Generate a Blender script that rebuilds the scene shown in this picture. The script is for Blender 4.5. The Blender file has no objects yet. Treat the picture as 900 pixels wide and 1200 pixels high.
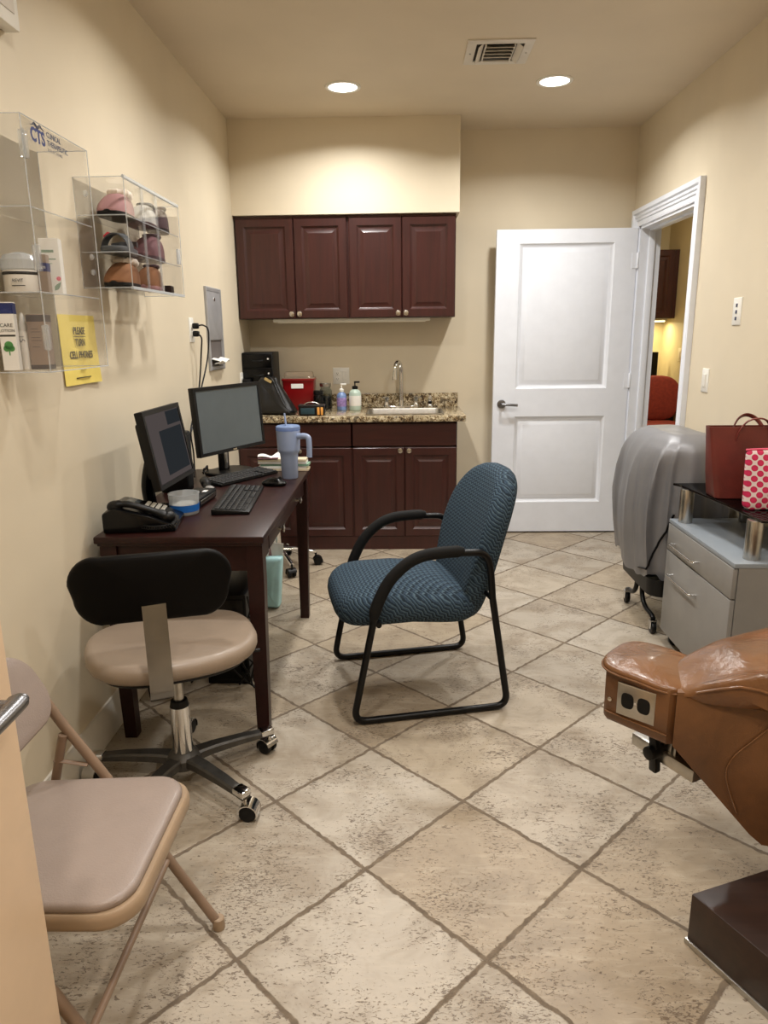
import bpy, bmesh, math, random
from mathutils import Vector, Matrix
random.seed(7)
PI = math.pi
SC = bpy.context.scene
COL = SC.collection

# ------------------------------------------------------------------ materials
def lin(c):
    r = []
    for v in c[:3]:
        v = v / 255.0
        r.append(v / 12.92 if v <= 0.04045 else ((v + 0.055) / 1.055) ** 2.4)
    return (r[0], r[1], r[2], 1.0)

class NT:
    """small helper around one node tree"""
    def __init__(self, name):
        self.m = bpy.data.materials.new(name)
        self.m.use_nodes = True
        self.t = self.m.node_tree
        self.t.nodes.clear()
        self.out = self.t.nodes.new('ShaderNodeOutputMaterial')
    def n(self, typ, **kw):
        nd = self.t.nodes.new('ShaderNode' + typ)
        for k, v in kw.items():
            setattr(nd, k, v)
        return nd
    def l(self, a, b):
        self.t.links.new(a, b)
    def bsdf(self, rough=0.5, metal=0.0, coat=0.0, spec=0.5):
        b = self.n('BsdfPrincipled')
        b.inputs['Roughness'].default_value = rough
        b.inputs['Metallic'].default_value = metal
        b.inputs['Coat Weight'].default_value = coat
        b.inputs['Coat Roughness'].default_value = 0.12
        b.inputs['Specular IOR Level'].default_value = spec
        self.l(b.outputs[0], self.out.inputs[0])
        return b
    def coord(self, scale=(1, 1, 1), rot=(0, 0, 0), loc=(0, 0, 0), typ='POINT'):
        tc = self.n('TexCoord')
        mp = self.n('Mapping', vector_type=typ)
        mp.inputs['Scale'].default_value = scale
        mp.inputs['Rotation'].default_value = rot
        mp.inputs['Location'].default_value = loc
        self.l(tc.outputs['Object'], mp.inputs[0])
        return mp.outputs[0]
    def noise(self, vec, scale, detail=3, rough=0.55, dist=0.0):
        nz = self.n('TexNoise')
        nz.inputs['Scale'].default_value = scale
        nz.inputs['Detail'].default_value = detail
        nz.inputs['Roughness'].default_value = rough
        nz.inputs['Distortion'].default_value = dist
        if vec is not None:
            self.l(vec, nz.inputs['Vector'])
        return nz.outputs['Fac']
    def ramp(self, fac, stops, interp='LINEAR'):
        r = self.n('ValToRGB')
        r.color_ramp.interpolation = interp
        els = r.color_ramp.elements
        while len(els) < len(stops):
            els.new(0.5)
        for e, (p, c) in zip(els, stops):
            e.position = p
            e.color = lin(c) if len(c) == 3 else c
        self.l(fac, r.inputs[0])
        return r.outputs[0]
    def mix(self, fac, a, b):
        x = self.n('Mix', data_type='RGBA')
        for sock, v in ((x.inputs[0], fac), (x.inputs[6], a), (x.inputs[7], b)):
            if isinstance(v, (int, float)):
                sock.default_value = v
            elif isinstance(v, tuple):
                sock.default_value = lin(v) if len(v) == 3 else v
            else:
                self.l(v, sock)
        return x.outputs[2]
    def math(self, op, a, b=None, c=None):
        x = self.n('Math', operation=op)
        for i, v in enumerate((a, b, c)):
            if v is None:
                continue
            if isinstance(v, (int, float)):
                x.inputs[i].default_value = v
            else:
                self.l(v, x.inputs[i])
        return x.outputs[0]
    def bump(self, b, h, strength=0.2, dist=0.01):
        bp = self.n('Bump')
        bp.inputs['Strength'].default_value = strength
        bp.inputs['Distance'].default_value = dist
        self.l(h, bp.inputs['Height'])
        self.l(bp.outputs[0], b.inputs['Normal'])

def plain(name, c, rough=0.5, metal=0.0, coat=0.0, spec=0.5, var=0.06, vs=12, bump=0.0, bs=200):
    t = NT(name)
    b = t.bsdf(rough, metal, coat, spec)
    v = t.coord()
    d = tuple(max(0, x * (1 - var)) for x in c)
    u = tuple(min(255, x * (1 + var)) for x in c)
    t.l(t.ramp(t.noise(v, vs), [(0.3, d), (0.7, u)]), b.inputs['Base Color'])
    if bump:
        t.bump(b, t.noise(v, bs, 2), bump, 0.002)
    return t.m

def wood(name, dark, light, rough=0.35, coat=0.3, axis='Z', sc=1.0, spec=0.45):
    t = NT(name)
    b = t.bsdf(rough, 0, coat, spec)
    s = {'X': (1.2, 18, 18), 'Y': (18, 1.2, 18), 'Z': (18, 18, 1.2)}[axis]
    v = t.coord(tuple(k * sc for k in s))
    n1 = t.noise(v, 2.5, 5, 0.6, 0.4)
    n2 = t.noise(t.coord(), 5.0, 2)
    c1 = t.ramp(n1, [(0.3, dark), (0.7, light)])
    t.l(t.mix(t.math('MULTIPLY', n2, 0.5), c1, tuple((p + q) / 2 for p, q in zip(dark, light))), b.inputs['Base Color'])
    return t.m

def emit(name, c, strength):
    t = NT(name)
    e = t.n('Emission')
    e.inputs[0].default_value = lin(c)
    e.inputs[1].default_value = strength
    t.l(e.outputs[0], t.out.inputs[0])
    return t.m

def clear(name, tint=(255, 255, 255), refl=0.08, haze=0.0, hazec=(255, 255, 255), gr=0.45):
    t = NT(name)
    tr = t.n('BsdfTransparent'); tr.inputs[0].default_value = lin(tint)
    gl = t.n('BsdfGlossy'); gl.inputs[1].default_value = 0.03
    lw = t.n('LayerWeight'); lw.inputs[0].default_value = 0.12
    f = t.math('MINIMUM', t.math('ADD', t.math('MULTIPLY', lw.outputs['Fresnel'], gr), refl * 0.4), 0.5)
    mx = t.n('MixShader')
    t.l(f, mx.inputs[0]); t.l(tr.outputs[0], mx.inputs[1]); t.l(gl.outputs[0], mx.inputs[2])
    last = mx.outputs[0]
    if haze:
        df = t.n('BsdfDiffuse'); df.inputs[0].default_value = lin(hazec)
        m2 = t.n('MixShader'); m2.inputs[0].default_value = haze
        t.l(last, m2.inputs[1]); t.l(df.outputs[0], m2.inputs[2])
        last = m2.outputs[0]
    t.l(last, t.out.inputs[0])
    return t.m

def wall_paint(name, c):
    t = NT(name)
    b = t.bsdf(0.55, 0, 0, 0.35)
    v = t.coord()
    t.l(t.ramp(t.noise(v, 1.6, 3), [(0.3, tuple(k * 0.975 for k in c)), (0.7, tuple(min(255, k * 1.015) for k in c))]), b.inputs['Base Color'])
    t.bump(b, t.noise(v, 90, 3), 0.05, 0.004)
    return t.m

TILE = 0.41957
def floor_mat():
    t = NT('travertine tiles')
    b = t.bsdf(0.42, 0, 0, 0.45)
    w = t.coord()
    g = t.coord(scale=(TILE, TILE, 1), rot=(0, 0, -0.77282), loc=(-0.10929, 1.69028, 0), typ='TEXTURE')
    nz = t.n('TexNoise'); nz.inputs['Scale'].default_value = 34; nz.inputs['Detail'].default_value = 6
    t.l(w, nz.inputs['Vector'])
    off = t.n('VectorMath', operation='MULTIPLY_ADD')
    t.l(nz.outputs['Color'], off.inputs[0]); off.inputs[1].default_value = (0.042, 0.042, 0); off.inputs[2].default_value = (-0.021, -0.021, 0)
    ad = t.n('VectorMath', operation='ADD'); t.l(g, ad.inputs[0]); t.l(off.outputs[0], ad.inputs[1])
    fr = t.n('VectorMath', operation='FRACTION'); t.l(ad.outputs[0], fr.inputs[0])
    fl = t.n('VectorMath', operation='FLOOR'); t.l(ad.outputs[0], fl.inputs[0])
    s = t.n('SeparateXYZ'); t.l(fr.outputs[0], s.inputs[0])
    ex = t.math('SUBTRACT', 0.5, t.math('ABSOLUTE', t.math('SUBTRACT', s.outputs[0], 0.5)))
    ey = t.math('SUBTRACT', 0.5, t.math('ABSOLUTE', t.math('SUBTRACT', s.outputs[1], 0.5)))
    e = t.math('MINIMUM', ex, ey)
    mr = t.n('MapRange', interpolation_type='SMOOTHSTEP')
    mr.inputs[1].default_value = 0.009; mr.inputs[2].default_value = 0.019
    t.l(e, mr.inputs[0])
    tilemask = mr.outputs[0]
    wn = t.n('TexWhiteNoise', noise_dimensions='3D'); t.l(fl.outputs[0], wn.inputs['Vector'])
    base = t.ramp(wn.outputs['Value'], [(0.0, (164, 154, 139)), (0.3, (180, 171, 157)), (0.6, (161, 146, 125)), (0.8, (172, 158, 137)), (1.0, (185, 177, 164))])
    # per-tile shift of the cloud and vein patterns
    sh = t.n('VectorMath', operation='MULTIPLY_ADD'); t.l(wn.outputs['Color'], sh.inputs[0]); sh.inputs[1].default_value = (9, 9, 9); t.l(w, sh.inputs[2])
    cloud = t.noise(sh.outputs[0], 5.5, 4, 0.6, 0.6)
    c1 = t.mix(t.ramp(cloud, [(0.42, (0, 0, 0)), (0.72, (255, 255, 255))]), base, (140, 126, 107))
    vm = t.n('Mapping'); t.l(sh.outputs[0], vm.inputs[0]); vm.inputs['Rotation'].default_value = (0, 0, 0.5); vm.inputs['Scale'].default_value = (3, 16, 1)
    vein = t.noise(vm.outputs[0], 2.2, 5, 0.65, 1.2)
    c2 = t.mix(t.math('MULTIPLY', t.ramp(vein, [(0.5, (0, 0, 0)), (0.75, (255, 255, 255))]), 0.35), c1, (202, 191, 172))
    # pits: small dark dashes in patches
    pm = t.n('Mapping'); t.l(sh.outputs[0], pm.inputs[0]); pm.inputs['Rotation'].default_value = (0, 0, -0.3); pm.inputs['Scale'].default_value = (0.55, 1.2, 1)
    pit = t.noise(pm.outputs[0], 150, 3, 0.65, 0.8)
    patch = t.noise(sh.outputs[0], 6, 3, 0.6)
    pv = t.math('ADD', pit, t.math('MULTIPLY', t.math('SUBTRACT', patch, 0.5), 0.5))
    mp = t.n('MapRange'); mp.inputs[1].default_value = 0.60; mp.inputs[2].default_value = 0.655
    t.l(pv, mp.inputs[0])
    pit2 = t.noise(pm.outputs[0], 58, 3, 0.6, 1.5)
    pv2 = t.math('ADD', pit2, t.math('MULTIPLY', t.math('SUBTRACT', t.noise(sh.outputs[0], 4.2, 2), 0.5), 0.45))
    mp2 = t.n('MapRange'); mp2.inputs[1].default_value = 0.655; mp2.inputs[2].default_value = 0.70
    t.l(pv2, mp2.inputs[0])
    pits = t.math('MAXIMUM', mp.outputs[0], mp2.outputs[0])
    c3 = t.mix(t.math('MULTIPLY', pits, 0.72), c2, (84, 66, 50))
    grout = t.ramp(t.noise(w, 30, 3), [(0.3, (96, 83, 69)), (0.7, (122, 108, 91))])
    t.l(t.mix(tilemask, grout, c3), b.inputs['Base Color'])
    rr = t.n('MapRange'); rr.inputs[3].default_value = 0.8; rr.inputs[4].default_value = 0.4
    t.l(tilemask, rr.inputs[0]); t.l(rr.outputs[0], b.inputs['Roughness'])
    h = t.math('SUBTRACT', tilemask, t.math('MULTIPLY', pits, 0.5))
    t.bump(b, t.math('ADD', h, t.math('MULTIPLY', cloud, 0.3)), 0.45, 0.004)
    return t.m

def fabric_mat():
    t = NT('blue zigzag upholstery')
    b = t.bsdf(0.9, 0, 0, 0.2)
    tc = t.n('TexCoord'); s = t.n('SeparateXYZ'); t.l(tc.outputs['Object'], s.inputs[0])
    a = t.math('SUBTRACT', s.outputs[2], s.outputs[0])
    bb = t.math('ADD', s.outputs[1], t.math('MULTIPLY', t.math('ADD', s.outputs[0], s.outputs[2]), 0.45))
    tri = t.math('PINGPONG', bb, 0.013)
    ph = t.math('FRACT', t.math('DIVIDE', t.math('ADD', a, t.math('MULTIPLY', tri, 0.9)), 0.019))
    ph2 = t.math('ADD', ph, t.math('MULTIPLY', t.math('SUBTRACT', t.noise(t.coord(), 140, 2), 0.5), 0.5))
    c = t.ramp(ph2, [(0.0, (28, 38, 47)), (0.25, (34, 46, 57)), (0.36, (56, 73, 90)), (0.5, (40, 54, 68)), (0.62, (56, 75, 93)), (0.76, (84, 102, 111)), (0.86, (60, 77, 90)), (1.0, (29, 39, 48))])
    t.l(c, b.inputs['Base Color'])
    t.bump(b, ph2, 0.14, 0.003)
    return t.m

def granite_mat():
    t = NT('speckled granite')
    b = t.bsdf(0.15, 0, 0.3)
    v = t.coord()
    n1 = t.noise(v, 55, 4, 0.7, 1.0)
    n2 = t.noise(v, 22, 3, 0.6, 0.8)
    c1 = t.ramp(n1, [(0.36, (38, 30, 26)), (0.45, (120, 96, 66)), (0.53, (186, 170, 136)), (0.66, (226, 216, 190))])
    m = t.ramp(n2, [(0.5, (0, 0, 0)), (0.62, (255, 255, 255))])
    t.l(t.mix(t.math('MULTIPLY', m, 0.75), c1, (44, 34, 30)), b.inputs['Base Color'])
    return t.m

def leather_mat(name, c, rough=0.32, wr=1.0, coat=0.2, var=0.15):
    t = NT(name)
    b = t.bsdf(rough, 0, coat, 0.5)
    v = t.coord()
    n = t.noise(v, 7, 4, 0.6, 0.5)
    t.l(t.ramp(n, [(0.3, tuple(k * (1 - var) for k in c)), (0.7, tuple(min(255, k * (1 + var * 0.6)) for k in c))]), b.inputs['Base Color'])
    h = t.math('ADD', t.noise(v, 260, 2), t.math('MULTIPLY', t.noise(v, 16, 3, 0.5, 1.0), 4 * wr))
    t.bump(b, h, 0.15, 0.004)
    return t.m

def dots_mat():
    t = NT('pink dotted cloth')
    b = t.bsdf(0.75)
    tc = t.n('TexCoord')
    mp = t.n('Mapping'); mp.inputs['Rotation'].default_value = (0, math.radians(45), 0)
    t.l(tc.outputs['Object'], mp.inputs[0])
    sc = t.n('VectorMath', operation='SCALE'); sc.inputs['Scale'].default_value = 1 / 0.028
    t.l(mp.outputs[0], sc.inputs[0])
    fr = t.n('VectorMath', operation='FRACTION'); t.l(sc.outputs[0], fr.inputs[0])
    s = t.n('SeparateXYZ'); t.l(fr.outputs[0], s.inputs[0])
    dx = t.math('SUBTRACT', s.outputs[0], 0.5); dz = t.math('SUBTRACT', s.outputs[2], 0.5)
    d = t.math('SQRT', t.math('ADD', t.math('MULTIPLY', dx, dx), t.math('MULTIPLY', dz, dz)))
    c = t.ramp(d, [(0.0, (196, 24, 78)), (0.40, (178, 20, 70)), (0.44, (212, 194, 190)), (1.0, (212, 194, 190))])
    t.l(c, b.inputs['Base Color'])
    return t.m

M = {}
M['wall'] = wall_paint('beige wall paint', (218, 206, 182))
M['ceil'] = wall_paint('beige ceiling paint', (216, 203, 181))
M['hallwall'] = wall_paint('warm hall wall paint', (206, 190, 150))
M['floor'] = floor_mat()
M['white'] = plain('white painted wood', (228, 232, 240), 0.35, var=0.01)
M['trim'] = plain('white trim paint', (228, 224, 214), 0.35, var=0.015)
M['plastic_white'] = plain('white plastic', (232, 230, 222), 0.35, var=0.01)
M['cherry'] = wood('cherry cabinet wood', (46, 19, 15), (66, 28, 23), 0.38, 0.15)
M['cherry_h'] = wood('cherry wood cross grain', (46, 19, 15), (66, 28, 23), 0.38, 0.15, 'X')
M['espresso'] = wood('espresso desk wood', (30, 12, 10), (46, 19, 16), 0.36, 0.0, 'Y', spec=0.3)
M['darkbase'] = wood('dark walnut laminate', (36, 22, 16), (54, 34, 25), 0.4, 0.1, 'X')
M['granite'] = granite_mat()
M['chrome'] = plain('chrome', (225, 225, 225), 0.09, 1.0, var=0.01)
M['steel'] = plain('brushed steel', (185, 182, 176), 0.28, 1.0, var=0.04, vs=40)
M['nickel'] = plain('satin nickel', (205, 198, 186), 0.25, 1.0, var=0.02)
M['black'] = plain('black plastic', (11, 11, 12), 0.42, spec=0.28, var=0.1)
M['black_gloss'] = plain('glossy black plastic', (7, 7, 8), 0.2, spec=0.28, var=0.1)
M['black_matte'] = plain('matte black', (12, 12, 12), 0.75, spec=0.28, var=0.1, bump=0.1)
M['black_shell'] = plain('black moulded shell', (4, 3, 3), 0.5, spec=0.14, var=0.25, vs=3)
M['black_metal'] = plain('black painted tube', (9, 9, 10), 0.35, spec=0.28, var=0.1)
M['legmetal'] = plain('dull dark metal', (78, 76, 73), 0.42, 0.7, var=0.1, vs=30)
M['strapmetal'] = plain('dark polished strap', (142, 140, 137), 0.2, 1.0, var=0.05)
M['gunmetal'] = plain('grey satin metal', (128, 128, 130), 0.3, 1.0, var=0.02)
M['brushed'] = plain('brushed dispenser steel', (168, 168, 170), 0.5, 0.45, var=0.04)
M['key'] = plain('black keys', (20, 20, 21), 0.5, var=0.08)
M['keylight'] = plain('pale keys', (205, 205, 200), 0.4, var=0.02)
M['fabric'] = fabric_mat()
M['taupe'] = leather_mat('taupe vinyl', (146, 130, 114), 0.42, 0.3, 0.05, 0.03)
M['taupe_grey'] = leather_mat('greyish taupe vinyl', (148, 134, 126), 0.4, 0.25, 0.05, 0.03)
M['tanmetal'] = plain('tan enamelled steel', (160, 138, 114), 0.4, var=0.03)
M['brownmetal'] = plain('brown enamelled steel', (134, 112, 94), 0.4, var=0.04)
M['peach'] = plain('peach door paint', (230, 204, 174), 0.4, var=0.015)
M['leather'] = leather_mat('tan leather', (114, 77, 47), 0.25, 1.8, 0.15)
M['leather_in'] = leather_mat('tan leather panel', (106, 71, 42), 0.42, 0.5, 0.05)
M['greycab'] = plain('grey laminate', (138, 136, 133), 0.42, var=0.02)
M['greytop'] = plain('grey blue laminate top', (142, 150, 158), 0.3, var=0.02)
M['cover'] = plain('silver grey vinyl', (126, 126, 129), 0.4, 0.25, 0.0, var=0.04, vs=5, bump=0.25, bs=26)
M['tote'] = leather_mat('russet leather', (104, 40, 32), 0.42, 0.3, 0.05)
M['dots'] = dots_mat()
M['redchair'] = plain('rust red upholstery', (142, 52, 36), 0.85, var=0.08, vs=40)
M['acrylic'] = clear('clear acrylic', (254, 254, 254), 0.01, 0.0, gr=0.22)
M['acrylic_edge'] = clear('acrylic sheet edge', (240, 243, 245), 0.3, 0.32, (235, 238, 240))
M['acrylic_rail'] = clear('acrylic strip', (246, 248, 250), 0.3, 0.10, (235, 238, 240))
M['glass'] = clear('clear glass', (240, 245, 245), 0.1)
M['smoked'] = clear('smoked shelf glass', (70, 78, 88), 0.3)
M['frost'] = clear('cloudy clear plastic', (235, 238, 240), 0.1, 0.35, (225, 228, 230))
M['clearlid'] = clear('clear plastic lid', (240, 235, 225), 0.1, 0.15, (220, 200, 180))
M['yellow'] = plain('yellow paper', (236, 214, 112), 0.8, var=0.03)
M['paper'] = plain('white paper', (236, 234, 228), 0.7, var=0.02)
M['ink'] = plain('dark print', (40, 38, 36), 0.6, var=0.02)
M['navy'] = plain('navy print', (22, 40, 104), 0.5, var=0.02)
M['greyink'] = plain('grey print', (64, 70, 92), 0.5, var=0.02)
M['green'] = plain('leaf green print', (70, 140, 70), 0.6, var=0.05)
M['greyleaf'] = plain('grey green print', (120, 150, 130), 0.6, var=0.05)
M['pinkink'] = plain('pink print', (226, 90, 120), 0.6, var=0.02)
M['bluelabel'] = plain('blue label', (30, 96, 176), 0.4, var=0.04)
M['tealbag'] = plain('pale teal plastic', (176, 222, 226), 0.4, var=0.05)
M['sharps'] = plain('red plastic', (132, 16, 20), 0.3, var=0.04)
M['tumbler'] = plain('periwinkle enamel', (148, 163, 194), 0.34, var=0.02)
M['tumbler_lid'] = clear('tinted lid plastic', (176, 196, 226), 0.2, 0.5, (150, 172, 212))
M['sanit'] = plain('blue gel', (110, 134, 178), 0.2, var=0.2, vs=40)
M['soapgel'] = plain('pale green soap', (182, 200, 186), 0.2, var=0.06)
M['darkteal'] = plain('dark teal cloth', (24, 56, 66), 0.6, var=0.1)
M['teallabel'] = plain('teal print', (60, 150, 130), 0.4, var=0.1)
M['pinklabel'] = plain('mauve print', (140, 118, 168), 0.4, var=0.2, vs=60)
M['orange'] = plain('amber plastic', (226, 160, 78), 0.4, var=0.05)
M['bagblack'] = leather_mat('black leather', (13, 13, 16), 0.38, 0.6, 0.1)
M['gold'] = plain('pale gold metal', (220, 200, 150), 0.25, 1.0, var=0.02)
M['maroon'] = plain('maroon cloth', (104, 68, 72), 0.8, var=0.08)
M['pinkcloth'] = plain('pink suede', (156, 116, 116), 0.85, var=0.05)
M['cream'] = plain('cream fleece', (226, 214, 200), 0.95, var=0.06, vs=80, bump=0.6, bs=150)
M['lightgrey'] = plain('light grey felt', (176, 174, 168), 0.9, var=0.05)
M['dkgrey'] = plain('dark grey felt', (74, 76, 78), 0.9, var=0.08)
M['darkplum'] = plain('dark plum cloth', (66, 48, 52), 0.85, var=0.08)
M['tansuede'] = plain('tan suede', (122, 80, 46), 0.85, var=0.08)
M['greycarton'] = plain('taupe carton', (150, 134, 122), 0.6, var=0.02)
M['darkcarton'] = plain('dark taupe carton', (96, 90, 88), 0.6, var=0.02)
M['red'] = plain('coral red', (214, 60, 74), 0.6, var=0.04)
M['creamplastic'] = plain('ivory plastic', (222, 208, 178), 0.4, var=0.02)
M['grille'] = plain('vent enamel', (214, 208, 198), 0.45, var=0.02)
M['ventdark'] = plain('vent duct', (40, 37, 34), 0.7, var=0.1)
M['whitetint'] = plain('milky cream', (226, 222, 214), 0.4, var=0.03)
M['screen_off'] = plain('blank screen', (86, 94, 98), 0.22, var=0.02)
M['screen_on'] = emit('dim lit screen', (116, 106, 104), 0.36)
M['screen_win'] = emit('dark window on screen', (62, 66, 70), 0.36)
M['lamp'] = emit('lamp lens', (255, 250, 240), 9.0)
M['tube'] = emit('cabinet tube lamp', (255, 240, 190), 5.0)
M['diffuser_off'] = plain('unlit lamp diffuser', (238, 234, 222), 0.5, var=0.01)

# ------------------------------------------------------------------ geometry helpers
def basis(o, right, up):
    r = Vector(right).normalized(); u = Vector(up).normalized(); n = r.cross(u)
    m = Matrix.Identity(4)
    for i in range(3):
        m[i][0] = r[i]; m[i][1] = u[i]; m[i][2] = n[i]; m[i][3] = o[i]
    return m

def T(x, y, z):
    return Matrix.Translation((x, y, z))
def RZ(a):
    return Matrix.Rotation(a, 4, 'Z')
def RX(a):
    return Matrix.Rotation(a, 4, 'X')
def RY(a):
    return Matrix.Rotation(a, 4, 'Y')

def cat(pts, n=8, closed=False):
    """smooth curve through points"""
    P = [Vector(p) for p in pts]
    N = len(P); out = []
    segs = N if closed else N - 1
    for i in range(segs):
        if closed:
            a, b, c, d = P[(i - 1) % N], P[i], P[(i + 1) % N], P[(i + 2) % N]
        else:
            a, b, c, d = P[max(i - 1, 0)], P[i], P[i + 1], P[min(i + 2, N - 1)]
        for k in range(n):
            t = k / n
            out.append(0.5 * ((2 * b) + (c - a) * t + (2 * a - 5 * b + 4 * c - d) * t * t + (3 * b - a - 3 * c + d) * t ** 3))
    if not closed:
        out.append(P[-1])
    return out

def fillet(pts, r, n=6):
    """polyline with rounded corners"""
    P = [Vector(p) for p in pts]
    out = [P[0]]
    for i in range(1, len(P) - 1):
        a, b, c = P[i - 1], P[i], P[i + 1]
        d1 = (a - b); d2 = (c - b)
        rr = min(r, d1.length * 0.49, d2.length * 0.49)
        p1 = b + d1.normalized() * rr; p2 = b + d2.normalized() * rr
        for k in range(n + 1):
            t = k / n
            out.append(p1 * (1 - t) ** 2 + b * 2 * t * (1 - t) + p2 * t * t)
    out.append(P[-1])
    return out

def se(a, b, n=4.0, N=56):
    """superellipse outline"""
    o = []
    for k in range(N):
        t = 2 * PI * k / N
        c, s = math.cos(t), math.sin(t)
        o.append((a * math.copysign(abs(c) ** (2 / n), c), b * math.copysign(abs(s) ** (2 / n), s)))
    return o

def rrect(w, h, r, seg=6):
    o = []
    for cx, cy, a0 in ((w / 2 - r, h / 2 - r, 0), (-w / 2 + r, h / 2 - r, 90), (-w / 2 + r, -h / 2 + r, 180), (w / 2 - r, -h / 2 + r, 270)):
        for k in range(seg + 1):
            a = math.radians(a0 + 90 * k / seg)
            o.append((cx + r * math.cos(a), cy + r * math.sin(a)))
    return o

class MB:
    def __init__(self):
        self.bm = bmesh.new()
    def _merge(self, b, m=None):
        if m is not None:
            b.transform(m)
        me = bpy.data.meshes.new('tmp')
        b.to_mesh(me); b.free()
        self.bm.from_mesh(me)
        bpy.data.meshes.remove(me)
        return self
    def box(self, x0, x1, y0, y1, z0, z1, bev=0.0, seg=2, m=None):
        b = bmesh.new()
        bmesh.ops.create_cube(b, size=1.0)
        b.transform(Matrix.Translation(((x0 + x1) / 2, (y0 + y1) / 2, (z0 + z1) / 2)) @ Matrix.Diagonal((abs(x1 - x0), abs(y1 - y0), abs(z1 - z0), 1)))
        if bev > 0:
            bmesh.ops.bevel(b, geom=list(b.edges), offset=bev, segments=seg, profile=0.5, affect='EDGES')
        return self._merge(b, m)
    def cyl(self, p0, p1, r0, r1=None, n=24, bev=0.0):
        p0, p1 = Vector(p0), Vector(p1)
        r1 = r0 if r1 is None else r1
        d = p1 - p0
        b = bmesh.new()
        bmesh.ops.create_cone(b, cap_ends=True, segments=n, radius1=r0, radius2=r1, depth=d.length)
        if bev > 0:
            ed = [e for e in b.edges if abs(e.verts[0].co.z - e.verts[1].co.z) < 1e-6]
            bmesh.ops.bevel(b, geom=ed, offset=bev, segments=2, profile=0.5, affect='EDGES')
        m = Matrix.Translation((p0 + p1) / 2) @ d.to_track_quat('Z', 'Y').to_matrix().to_4x4()
        return self._merge(b, m)
    def rings(self, rings, cap0=True, cap1=True, closed_loop=False, m=None):
        b = bmesh.new()
        V = [[b.verts.new(Vector(p)) for p in r] for r in rings]
        n = len(V[0])
        L = len(V)
        for i in range(L if closed_loop else L - 1):
            A, B = V[i], V[(i + 1) % L]
            for k in range(n):
                b.faces.new((A[k], A[(k + 1) % n], B[(k + 1) % n], B[k]))
        if not closed_loop:
            if cap0:
                b.faces.new(list(reversed(V[0])))
            if cap1:
                b.faces.new(V[-1])
        bmesh.ops.recalc_face_normals(b, faces=list(b.faces))
        return self._merge(b, m)
    def tube(self, pts, r, n=12, closed=False, flat=None, up=None):
        P = [Vector(p) for p in pts]
        L = len(P)
        rs = r if isinstance(r, (list, tuple)) else [r] * L
        tang = []
        for i in range(L):
            if closed:
                t = P[(i + 1) % L] - P[(i - 1) % L]
            else:
                t = P[min(i + 1, L - 1)] - P[max(i - 1, 0)]
            tang.append(t.normalized())
        ref = Vector(up) if up else (Vector((0, 0, 1)) if abs(tang[0].z) < 0.9 else Vector((1, 0, 0)))
        nrm = (ref - tang[0] * ref.dot(tang[0])).normalized()
        rings = []
        for i in range(L):
            if i > 0:
                q = tang[i - 1].rotation_difference(tang[i])
                nrm = q @ nrm
                nrm = (nrm - tang[i] * nrm.dot(tang[i])).normalized()
            bi = tang[i].cross(nrm)
            ring = []
            for k in range(n):
                a = 2 * PI * k / n
                f = flat if flat else 1.0
                ring.append(P[i] + nrm * (math.cos(a) * rs[i] * f) + bi * (math.sin(a) * rs[i]))
            rings.append(ring)
        return self.rings(rings, closed_loop=closed)
    def lathe(self, prof, c=(0, 0, 0), n=36, m=None):
        """profile of (radius, z), bottom to top"""
        rings = []
        for r, z in prof:
            r = max(r, 1e-5)
            rings.append([(c[0] + r * math.cos(2 * PI * k / n), c[1] + r * math.sin(2 * PI * k / n), c[2] + z) for k in range(n)])
        return self.rings(rings, m=m)
    def prism(self, poly, z0, z1, bev=0.0, m=None, seg=2):
        b = bmesh.new()
        lo = [b.verts.new((p[0], p[1], z0)) for p in poly]
        hi = [b.verts.new((p[0], p[1], z1)) for p in poly]
        n = len(poly)
        b.faces.new(list(reversed(lo))); b.faces.new(hi)
        for k in range(n):
            b.faces.new((lo[k], lo[(k + 1) % n], hi[(k + 1) % n], hi[k]))
        bmesh.ops.recalc_face_normals(b, faces=list(b.faces))
        if bev > 0:
            bmesh.ops.bevel(b, geom=list(b.edges), offset=bev, segments=seg, profile=0.5, affect='EDGES', clamp_overlap=True)
        return self._merge(b, m)
    def pillow(self, outline, t, er, crown=0.0, crown_b=0.0, fn=None, m=None, K=5, inner=5):
        """soft slab: outline in u,v, thickness t along w, rounded rim er, domed by crown"""
        n = len(outline)
        cu = sum(p[0] for p in outline) / n; cv = sum(p[1] for p in outline) / n
        rad = [max(math.hypot(p[0] - cu, p[1] - cv), 1e-6) for p in outline]
        ht = t / 2
        rings = []
        def ring(inset, w, scale=1.0):
            return [(cu + (p[0] - cu) * max(1 - inset / rad[k], 0.02) * scale, cv + (p[1] - cv) * max(1 - inset / rad[k], 0.02) * scale, w) for k, p in enumerate(outline)]
        for j in range(inner):
            s = (j + 0.15) / inner
            rings.append(ring(er * s, -ht - crown_b * (1 - s * s), s))
        for j in range(K + 1):
            a = -PI / 2 + PI * j / K
            rings.append(ring(er * (1 - math.cos(a)), ht * math.sin(a)))
        for j in reversed(range(inner)):
            s = (j + 0.15) / inner
            rings.append(ring(er * s, ht + crown * (1 - s * s), s))
        if fn:
            rings = [[fn(*p) for p in r] for r in rings]
        return self.rings(rings, m=m)
    def ball(self, c, rx, ry=None, rz=None, n=20, m=None):
        ry = rx if ry is None else ry; rz = rx if rz is None else rz
        b = bmesh.new()
        bmesh.ops.create_uvsphere(b, u_segments=n, v_segments=max(8, n // 2 + 2), radius=1.0)
        b.transform(Matrix.Translation(c) @ Matrix.Diagonal((rx, ry, rz, 1)))
        return self._merge(b, m)
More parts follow.
